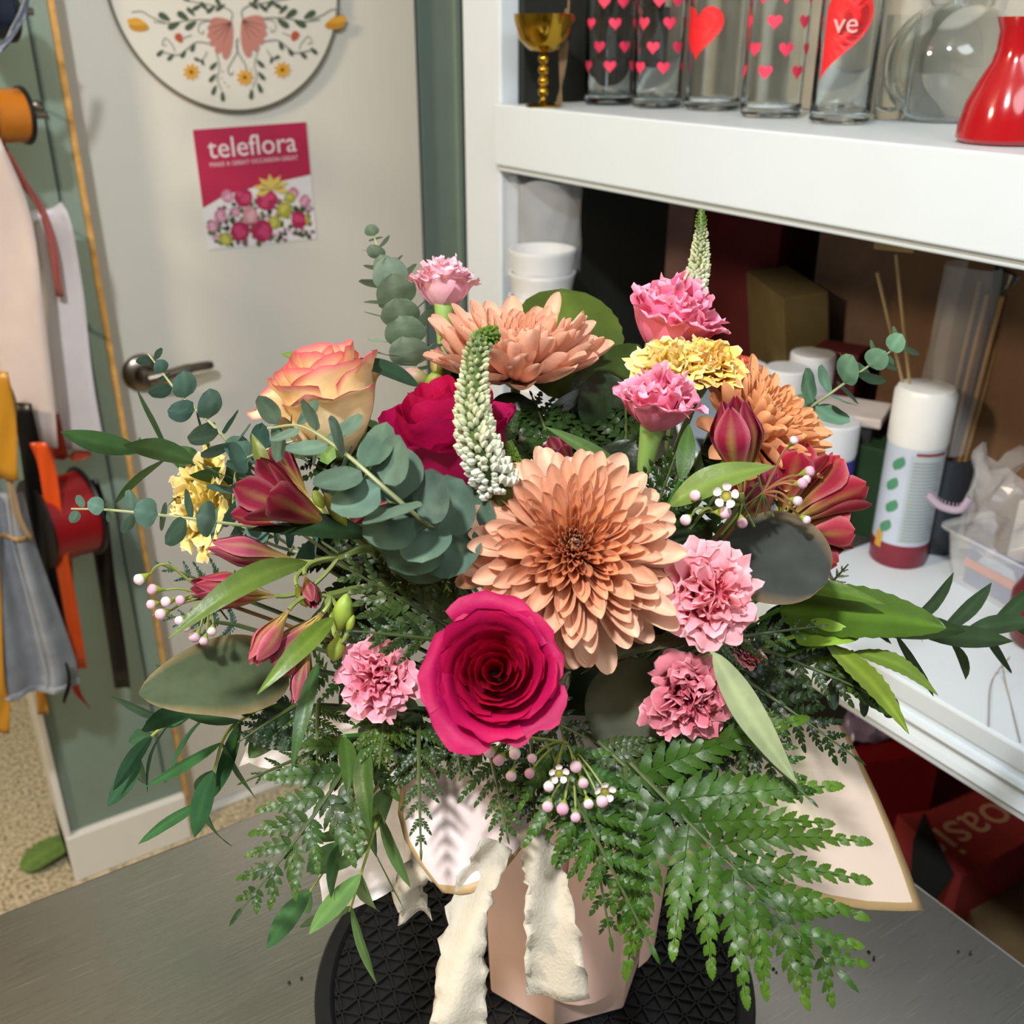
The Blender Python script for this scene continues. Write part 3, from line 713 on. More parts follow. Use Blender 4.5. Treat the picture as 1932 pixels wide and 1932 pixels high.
# tub with a boxed item
def tub():
    q = on(1935, 1120, 'z', ZL); root = thing('plastic_tub', 'clear plastic tub with packages, at the right end of the lower shelf', 'tub', q)
    M = Matrix.Translation(q) @ Matrix.Rotation(-.12, 4, 'Z')
    b = MB(); rows = []
    for e, z in ((0, 0), (.006, .03), (.010, .062), (.016, .064), (.016, .067)):
        rows.append([M @ Vector((x, y, z)) for x, y, _ in rrect(-.05 - e, .055 + e, -.10 - e, .062 + e, .012, 0)])
    b.grid(rows, ONE, True); b.f.append(tuple(range(len(rows[0])))); b.build('body', M_FILM, root, solid=.0015)
    b = MB(); b.box((-.044, -.096, .004), (-.036, .048, .052), hexc('4a5c8e'), M); k = b.build('packet', M_PRINT, sm=False)
    tag(k, 'blue and orange printed packet inside the clear tub', 'packet')
    b = MB(); b.poly([M @ Vector(t) for t in ((-.0506, .046, .026), (-.0506, -.03, .026), (-.0506, -.03, .036), (-.0506, .046, .036))], hexc('c9683a'), M.to_3x3() @ Vector((.0005, 0, 0)))
    b.poly([M @ Vector(t) for t in ((-.0506, -.02, .006), (-.0506, -.06, .006), (-.0506, -.06, .024), (-.0506, -.02, .024))], hexc('d5d5d5'), M.to_3x3() @ Vector((.0005, 0, 0)))
    b.poly([M @ Vector(t) for t in ((-.0506, .03, .037), (-.0506, -.02, .037), (-.0506, -.015, .047), (-.0506, .01, .05), (-.0506, .025, .046))], hexc('9fb0c9'), M.to_3x3() @ Vector((.0005, 0, 0)))
    for i in range(7): b.poly([M @ Vector((-.0512, -.028 - i * .004, .010)), M @ Vector((-.0512, -.0295 - i * .004, .010)), M @ Vector((-.0512, -.0295 - i * .004, .020)), M @ Vector((-.0512, -.028 - i * .004, .020))], hexc('26282c'))
    for nm_v in range(1): pass
    b.build('label', M_PRINT, root, sm=False)
    b = MB(); b.box((-.02, -.06, .003), (.04, .02, .11), hexc('b8b2ac'), M); tag(b.build('paper_packet', M_MATTE, sm=False, bevel=.003), 'pale grey paper packet standing in the clear tub', 'packet')
    b = MB(); r = random.Random(5); n = 26; rows = []
    for i in range(14):
        t = i / 13; rows.append([M @ Vector((-.01 + .05 * (1 - t * .5) * math.cos(a) * (1 + .35 * noise.noise(Vector((math.cos(a) * 2, math.sin(a) * 2, t * 4)))), .03 + .05 * math.sin(a) * (1 + .4 * noise.noise(Vector((math.cos(a) * 2, math.sin(a) * 2, t * 3 + 9)))), .05 + t * .09 + .03 * noise.noise(Vector((math.cos(a) * 1.5, math.sin(a) * 1.5, 2))))) for a in [2 * pi * k / n for k in range(n)]])
    b.grid(rows, ONE, True); tag(b.build('cellophane_bag', M_FILM, sm=False), 'crumpled clear cellophane bag rising out of the tub', 'bag')
    b = MB()
    for i in range(90):
        c0 = M @ Vector((.05, -.02, .15)); pts = []
        d0 = Vector((r.gauss(0, 1), r.gauss(0, 1), r.gauss(0, 1))).normalized()
        d1 = d0.orthogonal().normalized(); R0 = .032 * r.uniform(.8, 1)
        a0 = r.uniform(0, 6)
        for k in range(7): a = a0 + k * .45; pts.append(c0 + (d0 * math.cos(a) + d1 * math.sin(a)) * R0)
        b.tube(pts, .0011, jit(hexc('a88d50'), .25, r), 4, caps=False)
    b.tube([M @ Vector((.05, -.02, .12)), M @ Vector((.05, -.02, .10))], .02, hexc('8a744a'), 10)
    tag(b.build('excelsior_ball', M_MATTE), 'ball of tan shredded fibre above the packages in the tub', 'fibre ball')
    b = MB(); b.box((.045 - .03, -.05, .08 + .031), (.085, .01, .118), hexc('2a2c2c'), M)
    b.box((.045, -.05, .003), (.085, .01, .11), hexc('3a3c40'), M); tag(b.build('grey_box', M_MATTE, sm=False), 'dark grey box in the tub under the fibre ball', 'box')
tub()
# hair comb like lilac clip
q = on(1790, 935, 'z', ZL + .11)
b = MB(); pts = spline([on(1752, 935, 'x', .90), on(1775, 955, 'x', .90), on(1810, 962, 'x', .905), on(1830, 940, 'x', .91)], 5); b.tube(pts, .004, hexc('a596a8'), 8)
for i in range(12): b.tube([pts[i], pts[i] + Vector((0, 0, .008))], .0006, hexc('a596a8'), 4)
tag(b.build('lilac_comb', M_PAINT), 'lilac plastic comb sticking out left of the clear tub', 'comb')
q = on(1960, 1215, 'z', ZL); s = .035
b = MB(); b.lathe([(s * .6, 0), (s * .8, .006), (s, .03), (s, .055), (s * .7, .08), (s * .6, .08), (s * .9, .05), (.001, .01)], Matrix.Translation(q), hexc('6b1518'), 40); tag(b.build('red_candle_cup', M_PAINT), 'dark red glass cup at the right edge on the lower shelf', 'cup')
b = MB()
for pts in (((1905, 1240), (1880, 1270), (1868, 1300), (1865, 1370)), ((1890, 1250), (1900, 1300), (1915, 1360), (1925, 1400))):
    b.tube(spline([on(u, v, 'z', ZL + .002 + (.03 if i == 0 else 0)) for i, (u, v) in enumerate(pts)], 5), .0007, hexc('9a8f80'), 5)
tag(b.build('thin_wire', M_MATTE), 'thin loose wires lying on the front of the lower shelf', 'wire')

# ================================================================ below the lower shelf
def below():
    z = .50
    cs = [on(u, v, 'z', z) for u, v in ((1655, 1500), (1762, 1432), (2040, 1530), (1815, 1655))]
    root = thing('red_carton', 'dark red cardboard carton with pale upside-down lettering, beneath the lower shelf', 'carton', (cs[0] + cs[2]) / 2 - Vector((0, 0, z)))
    b = MB(); b.poly([c - Vector((0, 0, z)) for c in cs][::-1], hexc('8b2b2c'), (0, 0, z)); b.build('body', M_MATTE, root, sm=False)
    b = MB(); e = (cs[1] - cs[0]).normalized(); n2 = (cs[3] - cs[0]).normalized()
    out = (cs[1] - cs[2]).normalized() * .03; zz = Vector((0, 0, .001))
    b.poly([cs[0] + zz, cs[1] + zz, cs[1] + out * .8 + zz, cs[0] + out * .8 + zz], hexc('b59a72'), (0, 0, .004))
    b.build('cardboard_edge', M_MATTE, root, sm=False)
    # lettering upside down
    p0 = on(1862, 1555, 'z', z + .0012); p1 = on(1790, 1590, 'z', z + .0012)
    ex = (p1 - p0).normalized(); nz_ = Vector((0, 0, 1)); ey = nz_.cross(ex)
    T = Matrix.Translation(on(1800, 1545, 'z', z + .0012)) @ Matrix((ex, ey, nz_)).transposed().to_4x4()
    text_mesh('oasis', .085, T, M_PRINT, root, 'lettering', hexc('b98d76'))
    b = MB(); hs = [on(u, v, 'z', z + .0015) for u, v in ((1742, 1535), (1752, 1560), (1768, 1590), (1800, 1650), (1765, 1700), (1700, 1680), (1718, 1650), (1722, 1590))]
    b = MB(); b.poly(hs[::-1], hexc('050505'), (0, 0, .002)); b.build('hole_patch', M_DARK, root, sm=False)  # black slab on top paints the dark inside of the flap hole
    ws = [on(u, v, 'z', .42) for u, v in ((1800, 1640), (1980, 1560), (2100, 1800), (1900, 1900))]
    b = MB(); b.poly([c - Vector((0, 0, .42)) for c in ws][::-1], hexc('7a6748'), (0, 0, .42)); tag(b.build('cardboard_box', M_MATTE, sm=False), 'brown cardboard box in the shadow at the lower right', 'box')
    q = [on(u, v, 'z', .62) for u, v in ((1590, 1350), (1700, 1320), (1780, 1400), (1610, 1420))]
    b = MB(); b.poly([c - Vector((0, 0, .60)) for c in q][::-1], hexc('7a1016'), (0, 0, .58)); tag(b.build('red_bin', M_PAINT, sm=False), 'red plastic bin below the front edge of the lower shelf', 'bin')
    b = MB(); rows = []
    for i in range(12):
        rows.append([lerp(lerp(q[0], q[1], i / 11), lerp(q[3], q[2], i / 11), j / 8 * .6) + Vector((0, 0, -.015 + .05 * math.sin(i / 11 * pi) * (1 - j / 9) + .02 * noise.noise(Vector((i * .6, j * .6, 0))))) for j in range(9)])
    b.grid(rows, hexc('8a7c9a')); tag(b.build('lilac_bag', mat('lilac_film', hexc('8a7c9a'), .25), solid=.001), 'lilac plastic bag folded on the red bin', 'bag')
    q = on(1660, 1475, 'z', .5); b = MB(); rows = []
    for i in range(9): rows.append([q + RT * (i - 4) * .010 + HF * (j - 3) * .012 + Vector((0, 0, .02 + .016 * noise.noise(Vector((i * .9, j * .9, 4))))) for j in range(7)])
    b.grid(rows, (.8, .82, .86)); tag(b.build('crumpled_film', mat('shiny_film', (.75, .78, .82), .12, spec=.9), sm=False, solid=.001), 'small crumple of shiny clear film beside the dark red carton', 'film')
below()

# ================================================================ ribbons, spools and apron at the left
YR = 1.62
def strip(mb, pts, wd, c, yo=None, n=5, wavy=0, axis=None):
    """a ribbon hanging along points (world) with width vector"""
    ps = spline(pts, n); rows = []; m = len(ps)
    for i, p in enumerate(ps):
        t = (ps[min(i + 1, m - 1)] - ps[max(0, i - 1)]).normalized()
        ax = (axis or RT); s = (ax - t * ax.dot(t)).normalized()
        w0 = wd(i / (m - 1)) if callable(wd) else wd
        nr = s.cross(t)
        rows.append([p + s * (k - 3) / 6 * w0 + nr * wavy * math.sin(i * .7 + k * .9) for k in range(7)])
    mb.grid(rows, c)
def hang(name, label, pxs, wpx, c, y, group=None, m=None, cat='ribbon', wavy=.002):
    pts = [on(u, v, 'y', y + (dy[0] if dy else 0)) for u, v, *dy in pxs]
    b = MB(); wd = pxm(wpx, pts[0]) if not isinstance(wpx, (tuple, list)) else (lambda t: pxm(lerp(wpx[0], wpx[1], t), pts[0]))
    strip(b, pts, wd, c, wavy=wavy); return tag(b.build(name, m or M_SATIN, solid=.0006), label, cat, group)
hang('satin_ribbon', 'wide pale pink satin ribbon hanging furthest left, cut straight across', ((-55, 270), (5, 420), (35, 620), (60, 842)), (118, 112), hexc('cfc0ba'), YR - .02)
hang('satin_ribbon', 'white satin ribbon curling over at its top, hanging beside the door edge', ((60, 395, .02), (95, 410, -.02), (115, 520), (130, 680), (155, 850)), (60, 95), hexc('ece4e4'), YR + .02)
hang('satin_ribbon', 'narrow rosy ribbon crossing from the orange spool to the white ribbon', ((-5, 260), (35, 330), (75, 390), (100, 470), (112, 560)), 16, hexc('b5625a'), YR)
hang('satin_ribbon', 'bright orange ribbon hanging in front of the red spool', ((72, 835), (92, 900), (115, 1050), (152, 1262)), (34, 28), hexc('d9511c'), YR - .06)
hang('satin_ribbon', 'black grosgrain ribbon hanging to the right of the red spool', ((165, 905), (185, 980), (205, 1120), (232, 1298)), (42, 32), hexc('08080a'), YR + .02)
hang('satin_ribbon', 'rust red ribbon showing below the white ribbons', ((95, 780), (115, 860), (170, 850)), 34, hexc('a53c24'), YR + .03)
hang('satin_ribbon', 'red ribbon end poking out under the grey apron', ((120, 1200), (140, 1290), (168, 1335)), (26, 4), hexc('b02a2e'), YR - .02)
hang('satin_ribbon', 'red ribbon hanging down between the apron and the orange ribbon', ((110, 1000), (118, 1120), (135, 1240)), 44, hexc('8c1c22'), YR - .03)
hang('strap', 'golden yellow strap hanging at the left edge', ((-5, 700), (10, 800), (15, 905)), 42, hexc('b98324'), YR - .12, cat='strap')
hang('strap', 'mustard strap end below the apron at the left edge', ((-20, 1000), (-12, 1150), (-4, 1290), (5, 1330), (4, 1382)), 30, hexc('b98324'), YR - .10, cat='strap')
hang('strap', 'short mustard strap end showing under the apron hem near the wall', ((50, 1050), (62, 1200), (74, 1290), (82, 1348)), 20, hexc('b98324'), YR - .02, cat='strap')
hang('strap', 'beige cord strap looping beside the yellow strap', ((0, 700), (25, 770), (12, 860), (30, 960), (58, 1020)), 14, hexc('a08a6c'), YR - .11, cat='strap')
hang('strap', 'black webbing strap hanging behind the pink ribbon', ((40, 760), (62, 880), (85, 1050), (110, 1200)), 40, hexc('0c0c10'), YR - .04, cat='strap')
hang('strap', 'black cord end hanging under the apron', ((125, 1250), (130, 1290), (120, 1326)), 7, hexc('0a0a0c'), YR - .11, cat='strap')
hang('strap', 'blue grey strap loop at the upper left corner', ((50, -30), (40, 30), (15, 75), (-20, 105)), 15, hexc('4d5868'), YR - .10, cat='strap')
def apron():
    b = MB(); n = 14; rows = []
    L = [(0, 925), (0, 1010), (0, 1100), (0, 1200), (0, 1270), (0, 1318)]; Rr = [(48, 925), (62, 1010), (95, 1100), (130, 1200), (152, 1262), (150, 1290)]
    for (a, bb) in zip(L, Rr):
        p0 = on(-90, a[1] + 8, 'y', YR - .09); p1 = on(bb[0], bb[1], 'y', YR - .09)
        rows.append([lerp(p0, p1, k / n) + Vector((0, -.012 * math.sin(k * 1.25), 0)) for k in range(n + 1)])
    root = thing('apron', 'faded grey denim apron hanging at the left edge', 'apron', rows[-1][n // 2])
    b.grid(rows, ONE); b.build('cloth', M_DENIM, root, solid=.002, sub=1)
    b = MB(); b.tube([r[10] + Vector((0, -.008, 0)) for r in rows], .0012, hexc('a3acb5'), 5); b.build('seam', M_MATTE, root)
    b = MB(); b.tube([rows[1][k] + Vector((0, -.004, 0)) for k in range(n + 1)], .0028, hexc('b98c46'), 6); b.build('binding', M_MATTE, root)
    b = MB(); b.tube([rows[5][k] + Vector((0, -.001, 0)) for k in range(n + 1)], .006, hexc('4f5964'), 6); b.build('hem', M_DENIM, root)
apron()
def spool(u, v, wpx, hpx, c, label, y, depth_dir=(-.97, -.2, .02)):
    p = on(u, v, 'y', y); R0 = pxm(hpx, p) / 2; Wd = pxm(wpx, p)
    root = thing('ribbon_spool', label, 'ribbon spool', p - Vector((0, 0, R0)))
    T = frame(p, depth_dir)
    b = MB(); b.lathe([(R0 * .4, 0), (R0 * .92, .0), (R0 * .92, Wd), (R0 * .4, Wd)], T, c, 40); b.build('ribbon_winding', M_SATIN, root)
    b = MB(); b.lathe([(R0 * .3, -.006), (R0, -.006), (R0 * 1.02, -.004), (R0, -.0005), (R0 * .3, -.0005)], T, hexc('0b0b0d'), 40); b.build('flange', M_BLACK, root)
    b = MB(); b.lathe([(R0 * .3, Wd + .0005), (R0, Wd + .0005), (R0, Wd + .004), (R0 * .3, Wd + .004)], T, hexc('0b0b0d'), 40); b.build('flange', M_BLACK, root)
    b = MB(); b.tube([T @ Vector((0, 0, -.035)), T @ Vector((0, 0, Wd + .02))], .005, ONE, 10); b.build('peg', M_METAL, root)
spool(40, 218, 60, 104, hexc('c9781f'), 'orange ribbon spool with a black flange at the upper left', YR + .0)
spool(158, 965, 85, 170, hexc('98161d'), 'red ribbon spool with a black flange above the black ribbon', YR + .0)
spool(10, 20, 50, 110, hexc('1a2438'), 'navy ribbon spool at the upper left corner', YR - .02)
b = MB(); 
def bracket():
    for i, (u, v) in enumerate(((70, 200), (112, 424), (157, 616))):
        p = on(u, v, 'y', D - .101); b = MB(); b.ball(p, .008, ONE, 10, 6, sq=(1, .5, 1)); b.tube([p, p + Vector((0, -.03, 0))], .003, ONE, 8)
        tag(b.build('peg_hook', M_METAL), ['metal hook screwed to the green wall beside the orange spool', 'metal hook on the green wall beside the curled white ribbon', 'metal hook on the green wall above the door latch'][i], 'hook')
bracket()
# leaf on the carpet
# ================================================================ vase, paper and ribbons
VC = W(.503, .034, TOP)
def vasething():
    root = thing('paper_wrapped_vase', 'blush pink paper wrapped faceted vase standing on the turntable', 'vase', VC)
    b = MB(); n = 7; rows = []
    for z, r in ((0.0005, .050), (.001, .055), (.06, .057), (.13, .055), (.19, .052), (.19, .049), (.12, .050), (.06, .050)):
        rows.append([VC + Vector((math.cos(2 * pi * k / n + .40) * r, math.sin(2 * pi * k / n + .40) * r, z)) for k in range(n)])
    b.grid(rows, ONE, True); b.f.append(tuple(range(n))[::-1]); b.f.append(tuple(7 * n + k for k in range(n)))
    b.build('body', M_PAPER, root, sm=False, bevel=.003)
    # loose folds of paper
    for (a0, a1, w1) in ((0.2, .9, .01), (-.9, -.2, .012), (-2.6, -1.9, .01)):
        rows = []
        for i in range(9):
            t = i / 8; z = .03 + t * .15; rows.append([VC + Vector((math.cos(lerp(a0, a1, k / 5) + .9 * t * .2 - 1.4) * (.0575 + w1 * math.sin(k / 5 * pi) * (.4 + t)), math.sin(lerp(a0, a1, k / 5) + .9 * t * .2 - 1.4) * (.0575 + w1 * math.sin(k / 5 * pi) * (.4 + t)), z)) for k in range(6)])
        b = MB(); b.grid(rows, ONE); b.build('paper_fold', M_PAPER, root)
vasething()
BCZ = VC.z + .195
FOAM = Vector((VC.x, VC.y, BCZ))
b = MB(); b.lathe([(.040, -.09), (.044, -.06), (.044, .0), (.046, .035), (.035, .05), (.001, .053)], Matrix.Translation(FOAM), hexc('2b3a22'), 24)
tag(b.build('floral_foam', M_MATTE), 'dark green floral foam hidden among the stems inside the vase', 'floral foam')

def sheet(pts_rows, name, root, m, border=None, sub=2, c=hexc('ecd5bf')):
    b = MB(); b.grid(pts_rows, c); return b
# large right flap with gold edge
def patch(c4, n, bow=(0, 0, 0), edge=0, ruff=0, seed=0):
    """bilinear patch with bulge; returns rows"""
    c4 = [Vector(c) for c in c4]; bow = Vector(bow); rows = []
    for i in range(n + 1):
        v = i / n; r = []
        for j in range(n + 1):
            u = j / n
            p = (c4[0] * (1 - u) + c4[1] * u) * (1 - v) + (c4[3] * (1 - u) + c4[2] * u) * v
            p = p + bow * (4 * u * (1 - u) * .5 + 4 * v * (1 - v) * .5)
            if ruff: p = p + bow.normalized() * ruff * noise.noise(Vector((u * 5 + seed, v * 5, seed * 1.7)))
            r.append(p)
        rows.append(r)
    return rows
GOLD = hexc('b8996a'); CRM = hexc('ecd6c2')
def wrap():
    root = thing('wrapping_paper', 'stiff cream wrapping paper with a gold border flaring out right and front', 'wrapping paper', FOAM)
    # right flap: tip at (1742,1717), lower edge comes from (1490,1620), right edge from (1600,1380)
    A = P(1250, 1560, .54); Bq = P(1330, 1300, .64); Cq = P(1590, 1370, .66); Dq = P(1742, 1717, .60)
    rows = []; n = 22
    for i in range(n + 1):
        t = i / n; a = lerp(A, Dq, t) ; c = lerp(Bq, Cq, t)
        # lower edge A..D, right edge D..C
        rows.append((a, c))
    def S(u, v):  # u along the lower edge to the tip, v up
        p = (A * (1 - u) + Dq * u) * (1 - v) + (Bq * (1 - u) + Cq * u) * v
        return p + UP * (-.010 * 4 * u * (1 - u) * (1 - v)) + (-FW) * .012 * math.sin(u * pi) + RT * .003 * 4 * v * (1 - v) * u
    b = MB(); cols = []; rr = []
    us = [0, .15, .3, .45, .6, .75, .9, .957, .962, 1]; vs = [0, .038, .043, .2, .4, .6, .8, 1]
    for v in vs:
        rr.append([S(u, v) for u in us]); cols.append([GOLD if (v <= .038 or u >= .962) else CRM for u in us])
    b.grid(rr, cols); b.build('right_flap', M_PAPER2, root, solid=.0005)
    # inner fibre layer on the right flap
    b = MB(); rr = []
    for i in range(15):
        v = .30 + .7 * i / 14
        rr.append([S(u, v) - FW * (.004 + .0012 * noise.noise(Vector((u * 30, v * 9, 0)))) for u in [k / 14 * .60 + .02 * math.sin(i) for k in range(15)]])
    b.grid(rr, hexc('ecdcc0')); b.build('fibre_layer', M_PAPER2, root)
    # front-left flap: tip (835,1685), gold edge
    A = P(770, 1440, .50); Bq = P(1010, 1480, .50); Cq = P(992, 1590, .495); Dq = P(835, 1684, .48)
    def S2(u, v):
        p = (A * (1 - u) + Bq * u) * (1 - v) + (Dq * (1 - u) + Cq * u) * v
        return p - FW * .010 * math.sin(u * pi) * v - UP * .006 * math.sin(u * pi) * v - RT * .012 * math.sin(v * pi) * (1 - u)
    us = [0, .04, .046, .2, .35, .5, .65, .8, 1]; vs = [0, .2, .4, .6, .8, .93, .937, .96, 1]
    b = MB(); b.grid([[S2(u, v) for u in us] for v in vs], [[GOLD if (v >= .937 or u <= .04) else hexc('e3cec8') for u in us] for v in vs]); b.build('front_flap', M_PAPER2, root, solid=.0005)
wrap()
def tissue():
    root = thing('fibre_tissue', 'translucent white fibre tissue flaring out left under the ferns', 'tissue', FOAM)
    b = MB(); b.grid(patch([P(790, 1380, .55), P(560, 1400, .57), P(615, 1735, .52), P(850, 1620, .50)], 14, -FW * .012, ruff=.006, seed=2), ONE); b.build('left_sheet', M_TISSUE, root)
    b = MB(); b.grid(patch([P(800, 1400, .57), P(560, 1360, .60), P(450, 1442, .60), P(700, 1500, .57)], 12, UP * .012, ruff=.008, seed=5), ONE); b.build('back_sheet', M_TISSUE, root)
    b = MB(); b.grid(patch([P(1010, 1350, .53), P(800, 1400, .54), P(760, 1640, .505), P(985, 1560, .495)], 14, -FW * .012, ruff=.006, seed=7), ONE); b.build('front_sheet', M_TISSUE, root)
    b = MB(); b.grid(patch([P(1260, 1340, .58), P(980, 1350, .53), P(985, 1560, .50), P(1240, 1500, .54)], 10, -FW * .012, ruff=.006, seed=9), ONE); b.build('inner_sheet', M_TISSUE, root)
tissue()
def crepe(pxd, wpx, label, seed):
    pts = spline([P(*q) for q in pxd], 8); m = len(pts); rows = []
    for i, p in enumerate(pts):
        t = (pts[min(i + 1, m - 1)] - pts[max(0, i - 1)]).normalized(); ax = RT
        s = (ax - t * ax.dot(t)).normalized(); nr = s.cross(t); f = i / (m - 1)
        w0 = pxm(lerp(wpx[0], wpx[1], f), p) / 2; row = []
        for k in range(13):
            x = (k - 6) / 6; e = abs(x) ** 3
            wob = noise.noise(Vector((f * 16 + seed, (1 if x > 0 else -1) * 3, seed)))
            row.append(p + s * (x * w0 + e * .003 * wob * (1 if x > 0 else -1)) + nr * (e * .0035 * math.sin(f * 44 + seed + (1.7 if x > 0 else 0)) + .004 * math.sin(x * 2.4 + f * 6 + seed)))
        rows.append(row)
    b = MB(); b.grid(rows, ONE); return tag(b.build('crepe_ribbon', M_CREPE, solid=.0005), label, 'ribbon')
crepe([(940, 1590, .478), (895, 1680, .475), (872, 1790, .462), (868, 1900, .455), (850, 2000, .455)], (60, 115), 'long white crepe ribbon hanging past the bottom edge, left of the vase front', 1)
crepe([(1000, 1560, .478), (1025, 1640, .472), (1040, 1740, .462), (1052, 1880, .47)], (50, 122), 'cream crepe ribbon hanging down the middle of the pink vase', 4)
crepe([(870, 1600, .50), (800, 1640, .495), (770, 1680, .50), (790, 1730, .51)], (50, 55), 'short white crepe ribbon end at the left of the vase under the paper', 8)
# ================================================================ flowers
STEMG = hexc('5d7a35'); DKG = hexc('2a4a1c')
def stem_to_foam(root, start, dirv, r=.0018, c=STEMG, name='stem', reach=.6):
    b = MB(); start = Vector(start); dv = Vector(dirv).normalized(); L = (FOAM - start).length
    ctrl = start - dv * L * .38
    end = FOAM + (start - FOAM).normalized() * .022 + Vector((0, 0, .01))
    ctrl = lerp(ctrl, lerp(start, end, .5), .35)
    b.tube(bez(start, ctrl, end, 12), r, c, 7); return b.build(name, M_STEM, root)

def polar_petal(b, M, az, R, H, span, r0=.35, curl=.25, lip=.15, tilt=0, cfun=None, nu=11, nv=10, ruff=0, seed=0, point=.22, spiral=.08, zb=0, belly=1.0, serr=0):
    rows = []; cols = []
    for i in range(nv + 1):
        t = i / nv; row = []; cr = []
        for j in range(nu + 1):
            s = -1 + 2 * j / nu
            rim = 1 - point * abs(s) ** 3 * 1.0
            if serr: rim += serr * (noise.noise(Vector((s * 9 + seed, seed * 3.1, 0))) + .5 * ((j % 2) - .5))
            te = t * rim
            rr = R * (r0 + (1 - r0) * math.sin(min(1, te * 1.15) * pi / 2) ** .8 * belly)
            cu = smooth(te, .62, 1.0)
            nzv = noise.noise(Vector((s * 1.6 + seed, t * 2, seed * 1.3)))
            rr += R * curl * cu * (1 + .35 * nzv) + R * tilt * te
            rr *= 1 + spiral * s
            rr += ruff * cu * noise.noise(Vector((s * 3.4 + seed * 2, t * 3, seed)))
            wd = span * (.45 + .55 * math.sin(min(1, t * 1.3) * pi / 2))
            th = az + s * wd
            z = zb + H * te - H * lip * cu ** 2 * (1.0 + .4 * nzv) + ruff * .6 * cu * noise.noise(Vector((s * 3 + seed + 7, 1, seed)))
            row.append(M @ Vector((rr * math.cos(th), rr * math.sin(th), z)))
            cr.append(cfun(t * (1 if True else rim), s))
        rows.append(row); cols.append(cr)
    b.grid(rows, cols)

def rose(u, v, d, dirc, rpx, label, cin, cout, rimc=None, N=24, openness=1.0, H=1.15, seed=1, stem=True, group=None, leaves=0, name='rose', up=None):
    p = P(u, v, d); z = CV(*dirc); R = rpx * d / F
    r = random.Random(seed)
    h = R * H
    base = p - z * h * .5
    root = thing(name, label, 'rose', base, group)
    M = frame(base, z, r.uniform(0, 6)); b = MB()
    def cf(f):
        def g(t, s):
            c = mix(cin, cout, f)
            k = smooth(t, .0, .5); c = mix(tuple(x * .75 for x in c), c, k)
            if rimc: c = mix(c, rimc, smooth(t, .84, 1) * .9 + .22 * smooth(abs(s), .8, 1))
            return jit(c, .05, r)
        return g
    az = 0
    for i in range(N):
        f = i / (N - 1); az += 2.39996 * (1 if i % 2 else 1.04)
        Ri = R * (.09 + .80 * f ** .85)
        Hi = h * (1.0 - .12 * f - (.10 if i < 2 else 0)) * r.uniform(.95, 1.03)
        span = lerp(1.5, .86, f)
        cur = lerp(.04, .26 * openness, f ** 1.3); lip = lerp(.02, .20 * openness, f ** 1.5)
        if f > .8: Hi *= .88; cur *= 1.15; lip *= 1.25
        polar_petal(b, M, az, Ri, Hi, span, nu=15, nv=12, r0=.30, curl=cur, lip=lip, cfun=cf(f), ruff=R * .09 * (.3 + f), seed=seed * 10 + i, spiral=.13, point=.16 + .1 * (i % 2))
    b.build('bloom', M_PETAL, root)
    c = MB()
    for k in range(5):
        polar_petal(c, M, k * 2 * pi / 5, R * .55, h * .30, .35, r0=.2, curl=.5, lip=.7, cfun=lambda t, s: jit(hexc('5c7a38'), .1, r), nu=4, nv=6, point=.8, zb=-h * .03)
    c.lathe([(R * .05, -R * .2), (R * .16, -R * .12), (R * .2, 0)], M, hexc('5c7a38'), 12); c.build('calyx', M_STEM, root)
    if stem: stem_to_foam(root, base - z * R * .15, z, .0028)
    return root

def carnation(u, v, d, dirc, rpx, label, cin, cout, N=27, seed=1, group=None, calyx=True, flat=1.0, stem=True, hk=None):
    p = P(u, v, d); z = CV(*dirc); R = rpx * d / F; r = random.Random(seed)
    if hk is None: hk = 1.25 if dirc[2] < .5 else .95
    ck = .62 if hk > 1 else 1
    h = R * hk; base = p - z * h * .45
    root = thing('carnation', label, 'carnation', base, group)
    M = frame(base, z, r.uniform(0, 6)); b = MB(); az = 0
    for i in range(N):
        f = i / (N - 1); az += 2.39996 + r.uniform(-.3, .3)
        Ri = R * (.12 + .70 * f ** .75); Hi = h * lerp(1.22, .78 * flat, f ** 1.2) * r.uniform(.88, 1.1)
        def cf(t, s, f=f): return jit(mix(mix(mix(cin, cout, f), cout, smooth(t, .6, .95) * .6), hexc('fbe3e4'), smooth(t, .94, 1) * .35), .04, r)
        polar_petal(b, M, az, Ri, Hi, lerp(1.25, .80, f), r0=.25, curl=lerp(.15, .36 * ck, f), lip=lerp(.04, .30 * ck, f), cfun=cf, nu=20, nv=10, ruff=R * lerp(.42, .34, f), seed=seed * 50 + i * 1.7, spiral=.14 * (1 if i % 2 else -1), point=.12, serr=.05, tilt=.05)
    b.build('bloom', M_PETAL, root)
    if calyx:
        c = MB(); k = R * .27
        c.lathe([(k * .45, -h * .92), (k * .7, -h * .88), (k * .85, -h * .6), (k * 1.0, -h * .2), (k * 1.15, h * .1), (k * 1.05, h * .16)], M, [jit(hexc('7c9a4e'), .05, r)] * 5 + [hexc('93a85c')], 14); c.build('calyx', M_STEM, root)
    if stem: stem_to_foam(root, base - z * h * .85, z, .0020, hexc('7a9560'))
    return root

